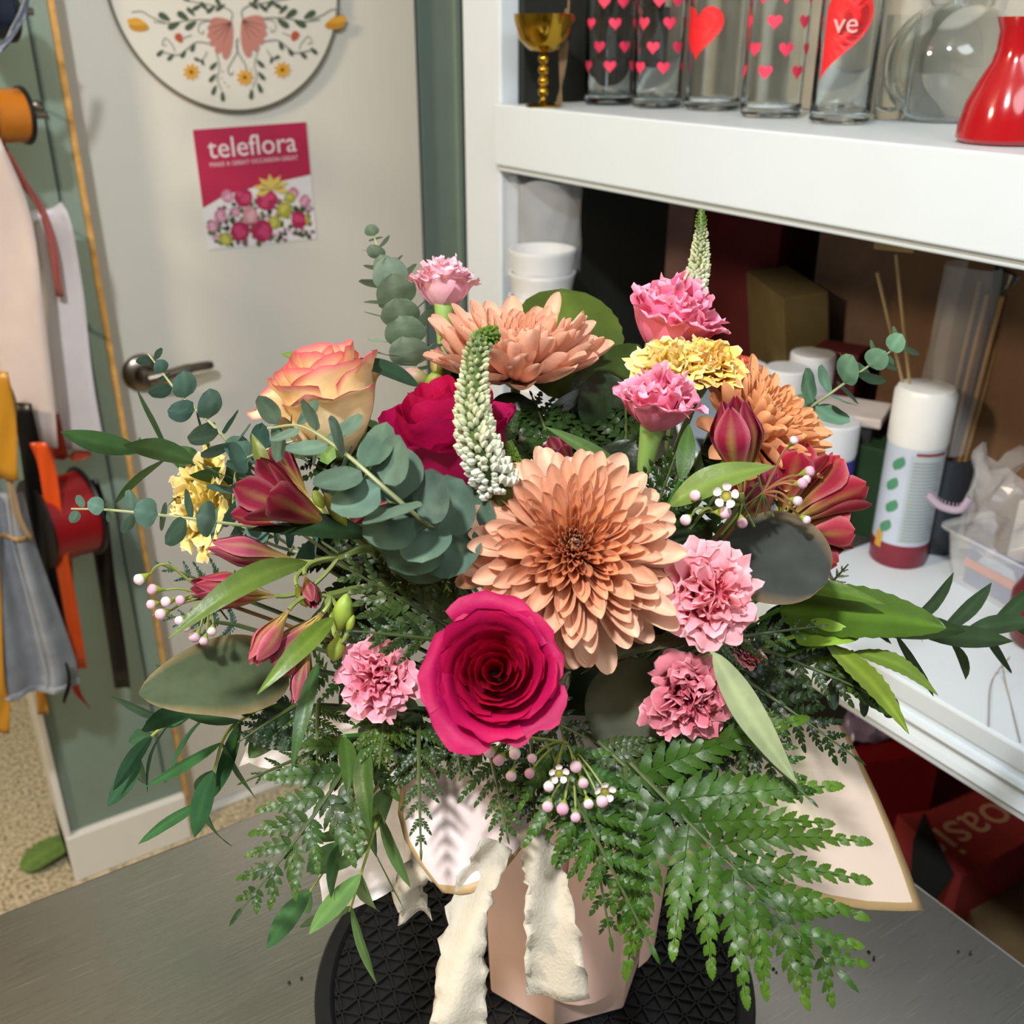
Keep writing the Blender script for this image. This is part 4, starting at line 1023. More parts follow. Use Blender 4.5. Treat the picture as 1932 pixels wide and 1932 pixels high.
def mum(u, v, d, dirc, rpx, label, seed=1, centre=hexc('7a3a1e'), mid=hexc('dd9562'), outer=hexc('e6b49a'), N=210, phi0=4, phi1=104, flat=1.0, side=False, incurve=0):
    p = P(u, v, d); z = CV(*dirc); R = rpx * d / F; r = random.Random(seed)
    base = p - z * R * .25
    root = thing('chrysanthemum', label, 'chrysanthemum', base, 'peach chrysanthemums')
    M = frame(base, z, 0); b = MB()
    for i in range(N):
        f = (i + .5) / N; az = i * 2.39996 + r.uniform(-.16, .16)
        phi = math.radians(lerp(phi0, phi1, f ** .70) + r.uniform(-6, 6))
        L = R * lerp(.20, 1.0, smooth(f, 0, .95)) * r.uniform(.86, 1.08)
        if f > .9: L *= r.uniform(.78, 1.22)
        W0 = R * lerp(.019, .122, smooth(f, .06, .98)) * r.uniform(.85, 1.15)
        cup = lerp(1.5, .55, f ** .8); inc = math.radians(lerp(36, 10 + incurve, f ** .8) + r.uniform(-14, 14))
        base_r = R * .11 * f ** .5; zb = R * lerp(.30, .0, f ** .8)
        a0 = phi + inc * .6; a1 = phi - inc if f < .75 else phi - math.radians(r.uniform(-22, 26) + incurve)
        er = Vector((math.cos(az), math.sin(az), 0)); et = Vector((-math.sin(az), math.cos(az), 0)); ez = Vector((0, 0, 1))
        pos = er * base_r + ez * zb; rows = []; cols = []; nu = 6; TS = (0, .15, .3, .45, .58, .70, .80, .88, .94, .98, 1); nv = len(TS) - 1
        tw = r.uniform(-.45, .45) * (.4 + f)
        cmid = mix(mid, outer, smooth(f, .25, .95)); cc = mix(centre, cmid, smooth(f, .0, .12))
        for k in range(nv + 1):
            t = TS[k]; ph = lerp(a0, a1, t)
            if k: pos = pos + (er * math.sin(ph) + ez * math.cos(ph)) * (L * (t - TS[k - 1]))
            n = -er * math.cos(ph) + ez * math.sin(ph)
            e2 = et * math.cos(tw * t) + n * math.sin(tw * t)
            wv = W0 * (.40 + .60 * math.sin(min(1, t / .7) * pi / 2)) * (math.sqrt(max(0, 1 - ((t - .76) / .24) ** 2)) if t > .76 else 1)
            wv = max(wv, W0 * .16)
            row = []; cr = []
            for j in range(nu + 1):
                s = -1 + 2 * j / nu
                row.append(M @ (pos + e2 * s * wv + n * wv * cup * (s * s - .2) * (1.25 - .25 * t)))
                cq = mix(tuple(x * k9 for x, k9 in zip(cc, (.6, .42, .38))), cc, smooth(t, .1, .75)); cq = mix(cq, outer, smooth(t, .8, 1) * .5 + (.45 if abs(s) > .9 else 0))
                cr.append(jit(cq, .03, r))
            rows.append(row); cols.append(cr)
        b.grid(rows, cols)
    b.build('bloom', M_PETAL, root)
    c = MB(); c.lathe([(R * .06, -R * .12), (R * .14, -R * .06), (R * .2, .0), (R * .16, R * .14), (R * .02, R * .22)], M, hexc('4d6a2a'), 16); c.build('calyx', M_STEM, root)
    stem_to_foam(root, base - z * R * .1, z, .0028, hexc('64853c'))
    return root

# ---------------------------------------------------------------- leaves
def leaf(b, A, T, nrm, W0, c, shape='lance', bend=.2, fold=.15, nv=22, vein=1.25, seed=0, serr=0, twist=0, asym=0, rimc=None):
    """leaf from A to tip T with half width W0; nrm = upper side; bend pushes the middle up along nrm"""
    A = Vector(A); T = Vector(T); ax = T - A; L = ax.length; ax.normalize(); nrm = Vector(nrm)
    n0 = (nrm - ax * nrm.dot(ax)).normalized(); e0 = ax.cross(n0)
    ss = (-1, -.7, -.4, -.06, .06, .4, .7, 1); rows = []; cols = []
    r = random.Random(seed * 97 + 3)
    for k in range(nv + 1):
        t = k / nv
        if shape == 'lance': w_ = math.sin(pi * t ** .85) ** .8 * (1 - .25 * t)
        elif shape == 'oval': w_ = math.sqrt(max(0, 1 - (2 * t - 1) ** 2)) 
        elif shape == 'egg': w_ = math.sin(pi * min(1, t) ** .72) ** .62
        elif shape == 'heart': w_ = math.sqrt(max(0, 1 - (2 * t - 1) ** 2)) * (1.12 - .25 * t)
        elif shape == 'willow': w_ = math.sin(pi * t ** .95) ** .75
        elif shape == 'spat': w_ = math.sin(pi * t ** 1.6) ** .7
        w_ = max(w_, .03) * W0
        a = twist * (t - .2); n = n0 * math.cos(a) + e0 * math.sin(a); e = e0 * math.cos(a) - n0 * math.sin(a)
        pc = A + ax * L * t + n0 * L * bend * math.sin(pi * t) * .5 + e0 * asym * L * math.sin(pi * t)
        row = []; cr = []
        for s in ss:
            w2 = w_ * (1 + (serr * ((k % 2) * 2 - 1) if abs(s) == 1 else 0))
            row.append(pc + e * s * w2 + n * abs(s) * w2 * fold + n * .05 * W0 * noise.noise(Vector((s * 2 + seed, t * 4, seed))))
            cc = tuple(x * (vein if abs(s) < .1 else 1) for x in c)
            if rimc and abs(s) == 1: cc = rimc
            cr.append(cc)
        rows.append(row); cols.append(cr)
    b.grid(rows, cols)
def leafpx(b, A, T, wpx, n=(0, .2, 1), c=hexc('3f6a2a'), **k):
    if c[1] > 1.7 * c[0]: c = (c[0] * 1.05, c[1] * .66, c[2] * .9)
    pa = P(*A); pt = P(*T); leaf(b, pa, pt, CV(*n), wpx * (A[2] + T[2]) / 2 / F, c, **k)

def roundleaf(b, base, dirv, nrm, R, c, seed=0, cup=.12):
    leaf(b, base, Vector(base) + Vector(dirv).normalized() * R * 2, nrm, R, c, shape='heart', bend=-cup, fold=.06, nv=9, vein=1.18, seed=seed)

# baby-blue eucalyptus: pairs of round leaves on an arching stem
def euca(pts, label, npair, r0, r1, seed=1, c=hexc('6f8f7c'), face=None, stemr=.0009, start=0.04, tofoam=True, overlap=1.0, fw=.5, name='eucalyptus_sprig', leafshape='round', stemc=hexc('8f9468'), mat_=None):
    """pts: pixel/depth list from the TIP to the base; r0 tip leaf radius px, r1 base leaf radius px"""
    r = random.Random(seed)
    w3 = spline([P(*q) for q in pts], 8); 
    root = thing(name, label, 'eucalyptus', w3[-1], None)
    b = MB(); ps = w3 + ([FOAM + (w3[-1] - FOAM).normalized() * .03] if tofoam else [])
    b.tube(ps, [lerp(.0005, stemr, min(1, i / len(w3) * 1.6)) for i in range(len(ps))], stemc, 6); b.build('stem', M_STEM, root)
    # leaves
    seg = [0]
    for i in range(1, len(w3)): seg.append(seg[-1] + (w3[i] - w3[i - 1]).length)
    Lt = seg[-1]; g = MB()
    for k in range(npair):
        f = start + (1 - start) * (k / npair) ** .92
        s = f * Lt; i = max(j for j in range(len(seg)) if seg[j] <= s); i = min(i, len(w3) - 2)
        p = lerp(w3[i], w3[i + 1], (s - seg[i]) / max(1e-6, seg[i + 1] - seg[i])); t = (w3[i] - w3[i + 1]).normalized()  # towards tip
        Rl = lerp(r0, r1, smooth(f, 0, .75)) * .84 / F * (p - CAM).dot(FW) * r.uniform(.88, 1.1)
        q = t.orthogonal().normalized(); q2 = t.cross(q); a = k * pi / 2 + r.uniform(-.3, .3) + seed
        for sgn in (0, pi):
            sd = q * math.cos(a + sgn) + q2 * math.sin(a + sgn)
            dv = (sd + t * .35 + (CV(*face) * .25 if face else Vector((0, 0, 0)))).normalized()
            nm = (t * .8 - sd * .35 + (CV(*face) * fw if face else Vector((0, 0, 0)))).normalized()
            cc = jit(mix(c, hexc('93ad9e'), r.random() * (.2 if leafshape == 'round' else .04)), .08, r)
            if leafshape == 'round': roundleaf(g, p + sd * .0012, dv, nm, Rl, cc, seed + k)
            else:
                dv = (sd + t * .9).normalized()
                L = Rl * 2; leaf(g, p, p + dv * L, (nm + Vector((0, 0, .5))), L * .16, cc, shape='willow', bend=.12 * r.uniform(-1, 2), fold=.12, nv=8, seed=seed + k, vein=1.2)
    g.build('leaves', mat_ or M_SOFTLEAF, root)
    return root

# fern frond
def fern(A, T, plen, label, nrm=(0, .3, 1), npin=13, seed=1, c=hexc('2f5a1e'), bend=.1, sag=0, shape=1.0, ang=62, tofoam=True, tipc=None, nl=9, pw=.24, left=1.0, right=1.0, start=.06):
    r = random.Random(seed); ol = lambda q: (q[0] * 1.0, q[1] * .60, q[2] * .7)
    c = ol(c); tipc = ol(tipc) if tipc else None
    pa = P(*A); pt = P(*T); nv = CV(*nrm); ax = (pt - pa); L = ax.length; axn = ax.normalized()
    nv = (nv - axn * nv.dot(axn)).normalized(); side = axn.cross(nv)
    d = (A[2] + T[2]) / 2; PL = plen * d / F
    root = thing('fern_frond', label, 'fern', pa, None)
    ctr = lerp(pa, pt, .5) + nv * L * bend + side * L * sag
    rach = bez(pa, ctr, pt, 30)
    b = MB(); b.tube(rach, [lerp(.0012, .0004, i / 30) for i in range(31)], tuple(x * .8 for x in hexc('4a5a2c')), 6)
    if tofoam:
        st = bez(FOAM + (pa - FOAM).normalized() * .02, lerp(FOAM, pa, .5) + (pa - ctr) * .1, pa, 6); b.tube(st, .0012, hexc('3f4d26'), 6)
    b.build('stem', M_STEM, root)
    g = MB()
    def pinnule(p, dv, n, ln, wd, cc, k):
        e = dv.cross(n).normalized(); rows = []; cols = []
        prof = ((0, .4), (.18, .9), (.34, 1.0), (.46, .80), (.54, .92), (.66, .60), (.74, .68), (.86, .34), (1, .03))
        tw = r.uniform(-.45, .45) * (.4 + f)
        for t, w_ in prof:
            q = p + dv * ln * t + n * ln * (.07 * math.sin(t * pi) - .14 * t * t)
            rows.append([q - e * wd * w_ + n * wd * (.12 + tw) * w_, q, q + e * wd * w_ + n * wd * (.12 - tw) * w_])
            cols.append([cc, tuple(x * 1.15 for x in cc), cc])
        g.grid(rows, cols)
    for i in range(npin):
        f = start + (.96 - start) * (i / npin) ** .9
        k = f * 30; i0 = min(29, int(k)); p = lerp(rach[i0], rach[i0 + 1], k - i0); tg = (rach[i0 + 1] - rach[i0]).normalized()
        ln = PL * (1 - f) ** (.85 * shape) * (1.0 if f > .12 else .85) + PL * .03
        for sg in (-1, 1):
            ln2 = ln * (left if sg < 0 else right) * r.uniform(.82, 1.12)
            if ln2 < .002: continue
            sd = side * sg; an = math.radians(ang * lerp(1.05, .5, f) + r.uniform(-8, 8))
            dv = (tg * math.cos(an) + sd * math.sin(an)).normalized()
            dr = r.uniform(-.12, .16)
            n2 = (nv + sd * r.uniform(-.35, .35) + tg * r.uniform(-.3, .3)); n2 = (n2 - dv * n2.dot(dv)).normalized()
            e2 = dv.cross(n2)
            cc0 = jit(c, .22, r); tp = tipc or c
            m = max(3, int(round(nl * (ln2 / PL) ** .7))); droop = .12 + dr; cv = r.uniform(-.12, .16)
            pp = [p + dv * ln2 * (q / m) - n2 * ln2 * droop * (q / m) ** 2 + (tg * (.08 + cv)) * ln2 * (q / m) ** 2 for q in range(m + 1)]
            g.tube(pp, max(.0002, ln2 * .006), tuple(x * 1.2 for x in cc0), 4, caps=False)
            wpin = ln2 * pw * lerp(1.0, .75, min(1, ln2 / PL)) + PL * .02; sp = ln2 / m
            bl = []; bc = []
            for q in range(m + 1):
                t = q / m; hw = wpin * (.10 + .42 * smooth(t, .1, .55)) * max(.03, 1 - t); q0 = pp[q] - n2 * hw * .04
                bl.append([q0 - e2 * hw + n2 * hw * .12, q0, q0 + e2 * hw + n2 * hw * .12]); bc.append([mix(cc0, tp, t * .6)] * 3)
            g.grid(bl, bc)
            for q in range(m):
                t = q / m; dd = (pp[q + 1] - pp[q]).normalized()
                wl = wpin * (1.0 if q else .85) * (1 - t) ** .78
                for s2 in (-1, 1):
                    pq = lerp(pp[q], pp[q + 1], .10 + (.22 if s2 > 0 else 0))
                    ad = math.radians(lerp(50, 22, t) + r.uniform(-5, 5)); ld = (dd * math.cos(ad) + e2 * s2 * math.sin(ad) + n2 * r.uniform(-.07, .03)).normalized()
                    l3 = wl / max(.5, math.sin(ad)) * r.uniform(.9, 1.08)
                    pinnule(pq, ld, n2, max(l3, sp * 1.45 * (1 - .5 * t)), max(sp * lerp(.46, .32, t), l3 * .16), jit(mix(cc0, tp, t * .6), .10, r), q)
            pinnule(lerp(pp[-2], pp[-1], .5), (pp[-1] - pp[-2]).normalized(), n2, sp * 1.3, sp * .42, mix(cc0, tp, .6), 0)
    pinnule(rach[-3], axn, nv, L * .09, L * .012, c, 0)
    g.build('leaflets', M_LEAF, root)
    return root
def leafthing(A, T, wpx, label, cat='leaf', name='leaf', n=(0, .2, 1), c=hexc('3f6a2a'), m=None, foam=True, stalk=None, **k):
    root = thing(name, label, cat, P(*A)); b = MB(); leafpx(b, A, T, wpx, n, c, **k); b.build('blade', m or M_LEAF, root)
    if foam:
        b = MB(); pa = P(*A); b.tube(bez(pa, lerp(pa, FOAM, .5) - CV(0, 0, 1) * .01, FOAM + (pa - FOAM).normalized() * .03, 8), .0013, tuple(x * 1.1 for x in c), 6); b.build('stem', M_STEM, root)
    return root

# alstroemeria floret: narrow trumpet of six tepals
def floret(b, A, T, wpx, c1, c2, openv=.3, seed=1):
    """A = base pixel, T = mouth pixel"""
    pa = P(*A); pt = P(*T); z = (pt - pa); H = z.length; z.normalize(); r = random.Random(seed)
    R = wpx * (A[2] + T[2]) / 2 / F; M = frame(pa, z, r.uniform(0, 6))
    for i in range(6):
        az = i * pi / 3 + (.1 if i % 2 else 0); inn = i % 2
        rows = []; cols = []; nv = 12
        for k in range(nv + 1):
            t = k / nv; row = []; cr = []
            rr = R * (.10 + .74 * math.sin(min(1, t * 1.35) * pi / 2) ** 1.5) * (.82 if inn else 1) + R * openv * smooth(t, .55, 1) * 1.5
            if openv < .15: rr *= 1 - .55 * smooth(t, .6, 1)
            w_ = (.30 + .95 * math.sin(min(1, t * 1.2) * pi / 2) ** 1.2) * (1 if t < .7 else math.sqrt(max(0.02, 1 - ((t - .7) / .3) ** 2)))
            for j in range(7):
                s = -1 + j / 3
                th = az + s * w_ * (.62)
                row.append(M @ Vector((rr * math.cos(th), rr * math.sin(th), H * t * (1 if not inn else 1.04) + R * .1 * abs(s))))
                cc = mix(c2, c1, smooth(t, .12, .6))
                if abs(s) < .2: cc = mix(cc, hexc('8a8a3c'), .55 * (1 - smooth(t, .5, 1)) + .12)
                if abs(s) > .9: cc = mix(cc, hexc('e3b3b0'), .25)
                if j in (2, 4): cc = tuple(x * .8 for x in cc)
                cr.append(jit(cc, .04, r))
            rows.append(row); cols.append(cr)
        b.grid(rows, cols)
def greenbud(b, A, T, wpx, c=hexc('7c8a2e'), tip=None):
    pa = P(*A); pt = P(*T); z = pt - pa; H = z.length; R = wpx * A[2] / F; M = frame(pa, z)
    prof = [(.15, 0), (.55, .15), (.95, .38), (1, .55), (.75, .78), (.35, .94), (.05, 1)]
    b.lathe([(R * x, H * y) for x, y in prof], M, [mix(c, tip or c, y) for x, y in prof], 9)
def alstro(label, hub, parts, stem_pts=None, seed=1, c1=hexc('a03048'), c2=hexc('b79a4c')):
    """hub = pixel where stalks meet; parts: ('f'|'b', A, T, w, open)"""
    root = thing('alstroemeria', label, 'alstroemeria', P(*hub)); s = MB(); ph = P(*hub)
    k = 0
    for q in parts:
        k += 1; b = MB()
        if q[0] == 'f':
            floret(b, q[1], q[2], q[3], q[5] if len(q) > 5 else c1, c2, q[4], seed * 11 + k); b.build('flower', M_PETAL, root)
        elif q[0] == 'b':
            greenbud(b, q[1], q[2], q[3], tip=q[4] if len(q) > 4 else None); b.build('bud', M_STEM, root)
        elif q[0] == 'l':
            leafpx(b, q[1], q[2], q[3], q[5] if len(q) > 5 else (0, .3, 1), q[4], shape='lance', bend=q[6] if len(q) > 6 else .2, fold=.18, seed=k); b.build('leaf', M_LEAF, root); continue
        pa = P(*q[1]); dv = (P(*q[2]) - pa).normalized()
        s.tube(bez(ph, pa - dv * (pa - ph).length * .5, pa, 8), .0011, hexc('7d8a48'), 6)
    if stem_pts: s.tube(spline([ph] + [P(*q) for q in stem_pts] + [FOAM + (P(*stem_pts[-1]) - FOAM).normalized() * .03], 5), .0022, hexc('6a7a3a'), 7)
    else: s.tube([ph, lerp(ph, FOAM, .5), FOAM + (ph - FOAM).normalized() * .03], .002, hexc('6a7a3a'), 7)
    s.build('stem', M_STEM, root); return root

# waxflower
def waxbud(b, p, dv, R, pink, open_=False):
    M = frame(p, dv); G = hexc('a9b84e'); Wc = mix(hexc('f2e6e6'), hexc('dba0b8'), pink)
    b.lathe([(R * .16, -R * 2.6), (R * .2, -R * 1.9), (R * .55, -R * 1.0), (R * .85, -R * .3), (R * .9, -R * .05)], M, [hexc('8a9a44')] * 2 + [G] * 3, 9)
    if not open_:
        b.lathe([(R * .9, -R * .1), (R * 1.0, R * .25), (R * .9, R * .7), (R * .5, R * 1.05), (R * .05, R * 1.12)], M, [Wc, Wc, Wc, mix(Wc, hexc('c97a9a'), .3), mix(Wc, hexc('c97a9a'), .5)], 9)
    else:
        for k in range(5):
            a = k * 2 * pi / 5; c0 = Vector((math.cos(a), math.sin(a), 0))
            rows = []
            e = Vector((-math.sin(a), math.cos(a), 0))
            for t, w_ in ((0, .2), (.25, .6), (.6, .75), (.9, .5), (1, .1)):
                rows.append([M @ (c0 * R * (.8 + 1.3 * t) + e * R * w_ * s + Vector((0, 0, R * (.3 + .5 * t * t + .25 * s * s)))) for s in (-1, -.5, 0, .5, 1)])
            b.grid(rows, hexc('f0dfe0'))
        b.lathe([(R * .95, -R * .1), (R * 1.0, R * .3), (R * .8, R * .35), (R * .7, R * .1), (R * .05, R * .08)], M, [G, hexc('b9b46a'), hexc('7a8a3a'), hexc('7a8a3a'), hexc('c9a04a')], 10)
def wax(label, hub, buds, rpx, seed=1, stems=None, stemc=hexc('76803c')):
    root = thing('waxflower_sprig', label, 'waxflower', P(*hub)); r = random.Random(seed); s = MB(); ph = P(*hub)
    for q in buds:
        u, v, d = q[:3]; op = len(q) > 3 and q[3]; p = P(u, v, d)
        hb = P(*q[4]) if len(q) > 4 else ph
        dv = (p - hb).normalized(); fac = CV(r.uniform(-.2, .2), -.1, 1); face = (dv * (.9 if not op else .4) + fac * (.5 if not op else 1)).normalized()
        R = rpx * d / F * r.uniform(.85, 1.12) * (1.0)
        b = MB(); waxbud(b, p, face, R, r.random(), op); b.build('open_flower' if op else 'bud', M_PETAL, root)
        s.tube(bez(hb, lerp(hb, p, .5) + UP * .004, p - face * R * 2.4, 7), .0006, stemc, 5)
        if hb is not ph: s.tube([ph, hb], .0007, stemc, 5)
    s.tube([ph, lerp(ph, FOAM, .5), FOAM + (ph - FOAM).normalized() * .03], .0010, hexc('7a5a34'), 6)
    for k in range(6):
        a = r.uniform(0, 6); q = ph + (RT * math.cos(a) + UP * math.sin(a)) * .012
        s.tube([ph, q], .0005, hexc('4c5a2a'), 4)
    s.build('stem', M_STEM, root); return root

# veronica spike
def veronica(pts, label, r0, r1, seed=1, green=.25):
    """pts pixel/depth from tip to base; radii in px"""
    w3 = spline([P(*q) for q in pts], 12); m = len(w3); r = random.Random(seed)
    root = thing('veronica_spike', label, 'veronica', w3[-1]); b = MB()
    rad = lambda f: (lerp(r0, r1, f ** .6)) * .5 * pts[0][2] / F
    b.tube(w3 + [FOAM + (w3[-1] - FOAM).normalized() * .03], [rad(i / m) * .55 for i in range(m)] + [.001], hexc('4a5f22'), 10); b.build('stem', M_STEM, root)
    g = MB(); n = 360; L = sum((w3[i + 1] - w3[i]).length for i in range(m - 1))
    for i in range(n):
        f = (i / n) ** .80; k = f * (m - 1.001); i0 = int(k); p = lerp(w3[i0], w3[i0 + 1], k - i0); t = (w3[i0] - w3[i0 + 1]).normalized()
        a = i * 2.39996 + r.uniform(-.25, .25); q = t.orthogonal().normalized(); q2 = t.cross(q); sd = q * math.cos(a) + q2 * math.sin(a)
        R = rad(f); dv = (sd + t * .55).normalized(); br = R * lerp(.13, .20, smooth(f, .1, .8)) * r.uniform(.75, 1.2)
        c = mix(hexc('5d7f24'), hexc('d3d6b0'), smooth(f, green * .6, green * 1.7) * r.uniform(.75, 1)); c = mix(c, hexc('eef0e2'), smooth(f, .55, 1))
        pp = p + sd * R * .55 * .9
        g.lathe([(br * .35, 0), (br * .9, br * 1.2), (br * .8, br * 2.4), (br * .1, br * 3.1)], frame(pp, dv), [mix(c, hexc('5d7a2a'), .6), c, c, mix(c, hexc('b9b060'), .15)], 5)
    g.build('florets', M_PETAL, root); return root
# ================================================================ the bouquet
b = MB(); leaf(b, on(38, 1640, 'z', .012), on(155, 1575, 'z', .03), (0, 0, 1), .036, hexc('6f8c4a'), shape='egg', bend=.1, fold=.08, serr=.04, seed=4)
tag(b.build('fallen_leaf', M_SOFTLEAF), 'single green leaf lying on the speckled carpet', 'leaf')

mum(1084, 1030, .43, (-.02, .28, 1), 208, 'large peach chrysanthemum facing the viewer at the middle of the bouquet', seed=3, N=290, mid=hexc('d98f5f'), outer=hexc('e9bda2'))
mum(975, 668, .57, (.05, .90, .42), 178, 'peach chrysanthemum seen from the side at the top of the bouquet', seed=5, N=220, phi1=74, incurve=22, mid=hexc('e0a07c'))
mum(1448, 795, .54, (.60, .62, .5), 165, 'peach orange chrysanthemum turned to the right, behind the red alstroemeria', seed=8, N=220, phi1=84, incurve=16, mid=hexc('e39a62'), outer=hexc('e8ab7c'))
HOT = hexc('b3083c'); HOT2 = hexc('a8105a')
rose(935, 1268, .41, (-.02, .25, 1), 132, 'open magenta rose facing the viewer at the lower middle', hexc('b8062e'), hexc('b01055'), None, N=26, seed=4, openness=1.0, H=1.0)
rose(848, 835, .50, (-.22, .88, .36), 135, 'tall magenta rose seen from the side behind the white flower spike', hexc('b0083c'), hexc('a80c50'), None, N=22, seed=6, openness=.7, H=1.9)
rose(618, 750, .55, (-.22, .90, .35), 128, 'cream and pink edged rose at the upper left of the bouquet', hexc('f0c984'), hexc('f6e3b4'), hexc('dc4f70'), N=18, seed=9, openness=.85, H=1.75)
rose(1392, 700, .62, (.2, .8, .5), 52, 'coral orange rose half hidden behind the yellow carnation', hexc('e0704a'), hexc('e8835a'), hexc('d04a3a'), N=14, seed=10)
PK1 = hexc('ea7d9c'); PK2 = hexc('f2b3c0')
carnation(1335, 1120, .445, (.12, .12, 1), 92, 'large pale pink carnation facing the viewer right of the peach chrysanthemum', hexc('f07c92'), hexc('f6adb4'), seed=2)
carnation(1300, 1312, .455, (.02, -.15, 1), 78, 'dusky pink carnation with frilled petals below the large pale pink one', hexc('d25a74'), hexc('e0828f'), seed=3)
carnation(715, 1277, .455, (-.2, .05, 1), 72, 'small pink carnation left of the open magenta rose', hexc('e4708e'), hexc('f09fb0'), seed=4)
carnation(1262, 612, .55, (.30, .86, .32), 96, 'bright pink carnation on a green calyx at the upper right', hexc('f0558a'), hexc('f58cac'), seed=5)
carnation(1238, 768, .50, (.10, .86, .46), 80, 'bright pink carnation directly below the other bright pink one', hexc('f06a98'), hexc('f69cb8'), seed=6)
carnation(838, 545, .60, (.02, .97, .1), 62, 'small pale pink carnation standing above the left of the top chrysanthemum', hexc('eda0b4'), hexc('f6c3d0'), N=30, seed=7)
carnation(1335, 690, .525, (.1, .6, .8), 62, 'yellow carnation tucked between the pink carnations at the right', hexc('f0c04a'), hexc('f3d070'), seed=8)
carnation(1262, 700, .525, (-.2, .6, .7), 72, 'pale yellow carnation behind the upper bright pink carnation', hexc('f2d768'), hexc('f3e08c'), seed=12)
carnation(392, 945, .575, (-.75, .1, .6), 98, 'pale yellow carnation behind the eucalyptus at the far left', hexc('e8d05c'), hexc('f0e08c'), seed=9)
carnation(1412, 1240, .52, (.2, .6, .7), 30, 'small striped red and pink carnation bud at the right', hexc('cc3f50'), hexc('ee9aa2'), N=18, seed=10)

# alstroemerias
AR = hexc('8c2038'); AP = hexc('a8485c')
alstro('red alstroemeria stem with several flowers pointing left, above the silver leaves', (640, 985, .50), [
    ('f', (640, 1000, .49), (480, 925, .46), 48, .38, AR), ('f', (585, 940, .52), (510, 858, .52), 34, .3, hexc('7c1c30')),
    ('f', (650, 1010, .50), (712, 955, .49), 36, .22, hexc('98303f')), ('b', (655, 995, .485), (612, 930, .475), 14, hexc('9a8a3a')),
    ('b', (610, 960, .50), (592, 925, .50), 11), ('l', (505, 905, .50), (475, 818, .50), 16, hexc('5f7f2c'), (.5, 0, 1))], seed=1)
alstro('alstroemeria stem arching left with striped purple buds', (640, 1050, .49), [
    ('f', (562, 1058, .485), (402, 1030, .47), 38, .02, AP), ('f', (520, 1125, .475), (372, 1108, .45), 44, .08, hexc('9c2c46')),
    ('b', (560, 1105, .475), (580, 1145, .465), 12), ('f', (575, 1085, .475), (592, 1140, .46), 24, .05, hexc('8c3044'))], stem_pts=[(700, 1035, .49), (800, 1070, .52)], seed=2)
alstro('drooping alstroemeria with pink striped buds pointing down at the lower left', (620, 1125, .47), [
    ('f', (545, 1150, .455), (480, 1245, .44), 36, .04, hexc('b0505c')), ('f', (610, 1155, .46), (520, 1250, .455), 38, .15, hexc('8c2c44')),
    ('f', (585, 1215, .465), (560, 1325, .455), 26, .05, hexc('9c4658')), ('b', (640, 1190, .455), (655, 1120, .45), 20, hexc('86a03c')),
    ('b', (640, 1200, .455), (628, 1248, .45), 17), ('b', (655, 1195, .45), (668, 1160, .45), 8),
    ('l', (580, 1060, .465), (318, 1205, .42), 30, hexc('4f7a2c'), (.2, .6, 1), .35), ('l', (630, 1165, .45), (485, 1310, .42), 22, hexc('5a8a2c'), (.4, .5, 1), .3),
    ('l', (600, 1250, .46), (550, 1455, .44), 17, hexc('33602a'), (0, .2, 1), .2)], stem_pts=[(700, 1110, .49), (800, 1130, .52)], seed=3)
alstro('large magenta alstroemeria flower right of the lower pink carnation', (1400, 960, .49), [
    ('f', (1400, 930, .475), (1385, 765, .46), 62, .12, hexc('8c1838')), ('l', (1262, 955, .455), (1462, 880, .45), 36, hexc('5f8f3a'), (.1, .8, 1), .25)], seed=4)
alstro('deep red alstroemeria cluster at the right above the round leaf', (1480, 1000, .53), [
    ('f', (1470, 985, .52), (1515, 850, .51), 46, .3, hexc('a52038')), ('f', (1480, 990, .52), (1598, 905, .52), 48, .35, hexc('a82a3c')),
    ('f', (1480, 1010, .53), (1590, 990, .53), 42, .3, hexc('b03444')), ('f', (1490, 1020, .54), (1570, 1052, .54), 34, .2, hexc('8c1c2a')),
    ('f', (1440, 1000, .51), (1420, 900, .50), 44, .25, hexc('a03058'))], seed=5)
alstro('small striped alstroemeria buds left of the top chrysanthemum', (830, 715, .58), [
    ('b', (812, 722, .57), (758, 700, .57), 17, hexc('c08a90')), ('b', (830, 720, .57), (826, 655, .58), 17, hexc('9a4a5a')), ('b', (800, 730, .56), (840, 700, .56), 14), ('b', (825, 705, .56), (850, 670, .56), 12)], seed=6)
alstro('dark red alstroemeria petals deep between the top and middle chrysanthemums', (1060, 900, .53), [('f', (1080, 900, .53), (1050, 835, .52), 26, .2, hexc('7c1c34'))], seed=7)

# eucalyptus
euca([(505, 808, .44), (570, 805, .43), (650, 855, .41), (730, 925, .405), (800, 985, .42), (860, 1025, .46)], 'dense blue green eucalyptus branch arching over the left front', 13, 34, 68, seed=2, c=hexc('4a5f4e'), face=(-.15, .3, 1), stemr=.0010, fw=1.4)
euca([(135, 960, .52), (205, 962, .51), (330, 975, .50), (450, 990, .50), (560, 1000, .52)], 'thin eucalyptus sprig reaching furthest left', 8, 16, 40, seed=3, c=hexc('5f8070'))
euca([(280, 668, .56), (340, 745, .55), (405, 805, .54), (460, 870, .54)], 'eucalyptus sprig crossing in front of the door knob', 8, 16, 38, seed=4, c=hexc('4f7064'))
euca([(702, 436, .66), (725, 500, .65), (750, 570, .63), (770, 640, .62), (790, 710, .61)], 'upright eucalyptus tip rising before the green door casing', 15, 16, 48, seed=5, c=hexc('7d9078'), face=(0, .3, .6))
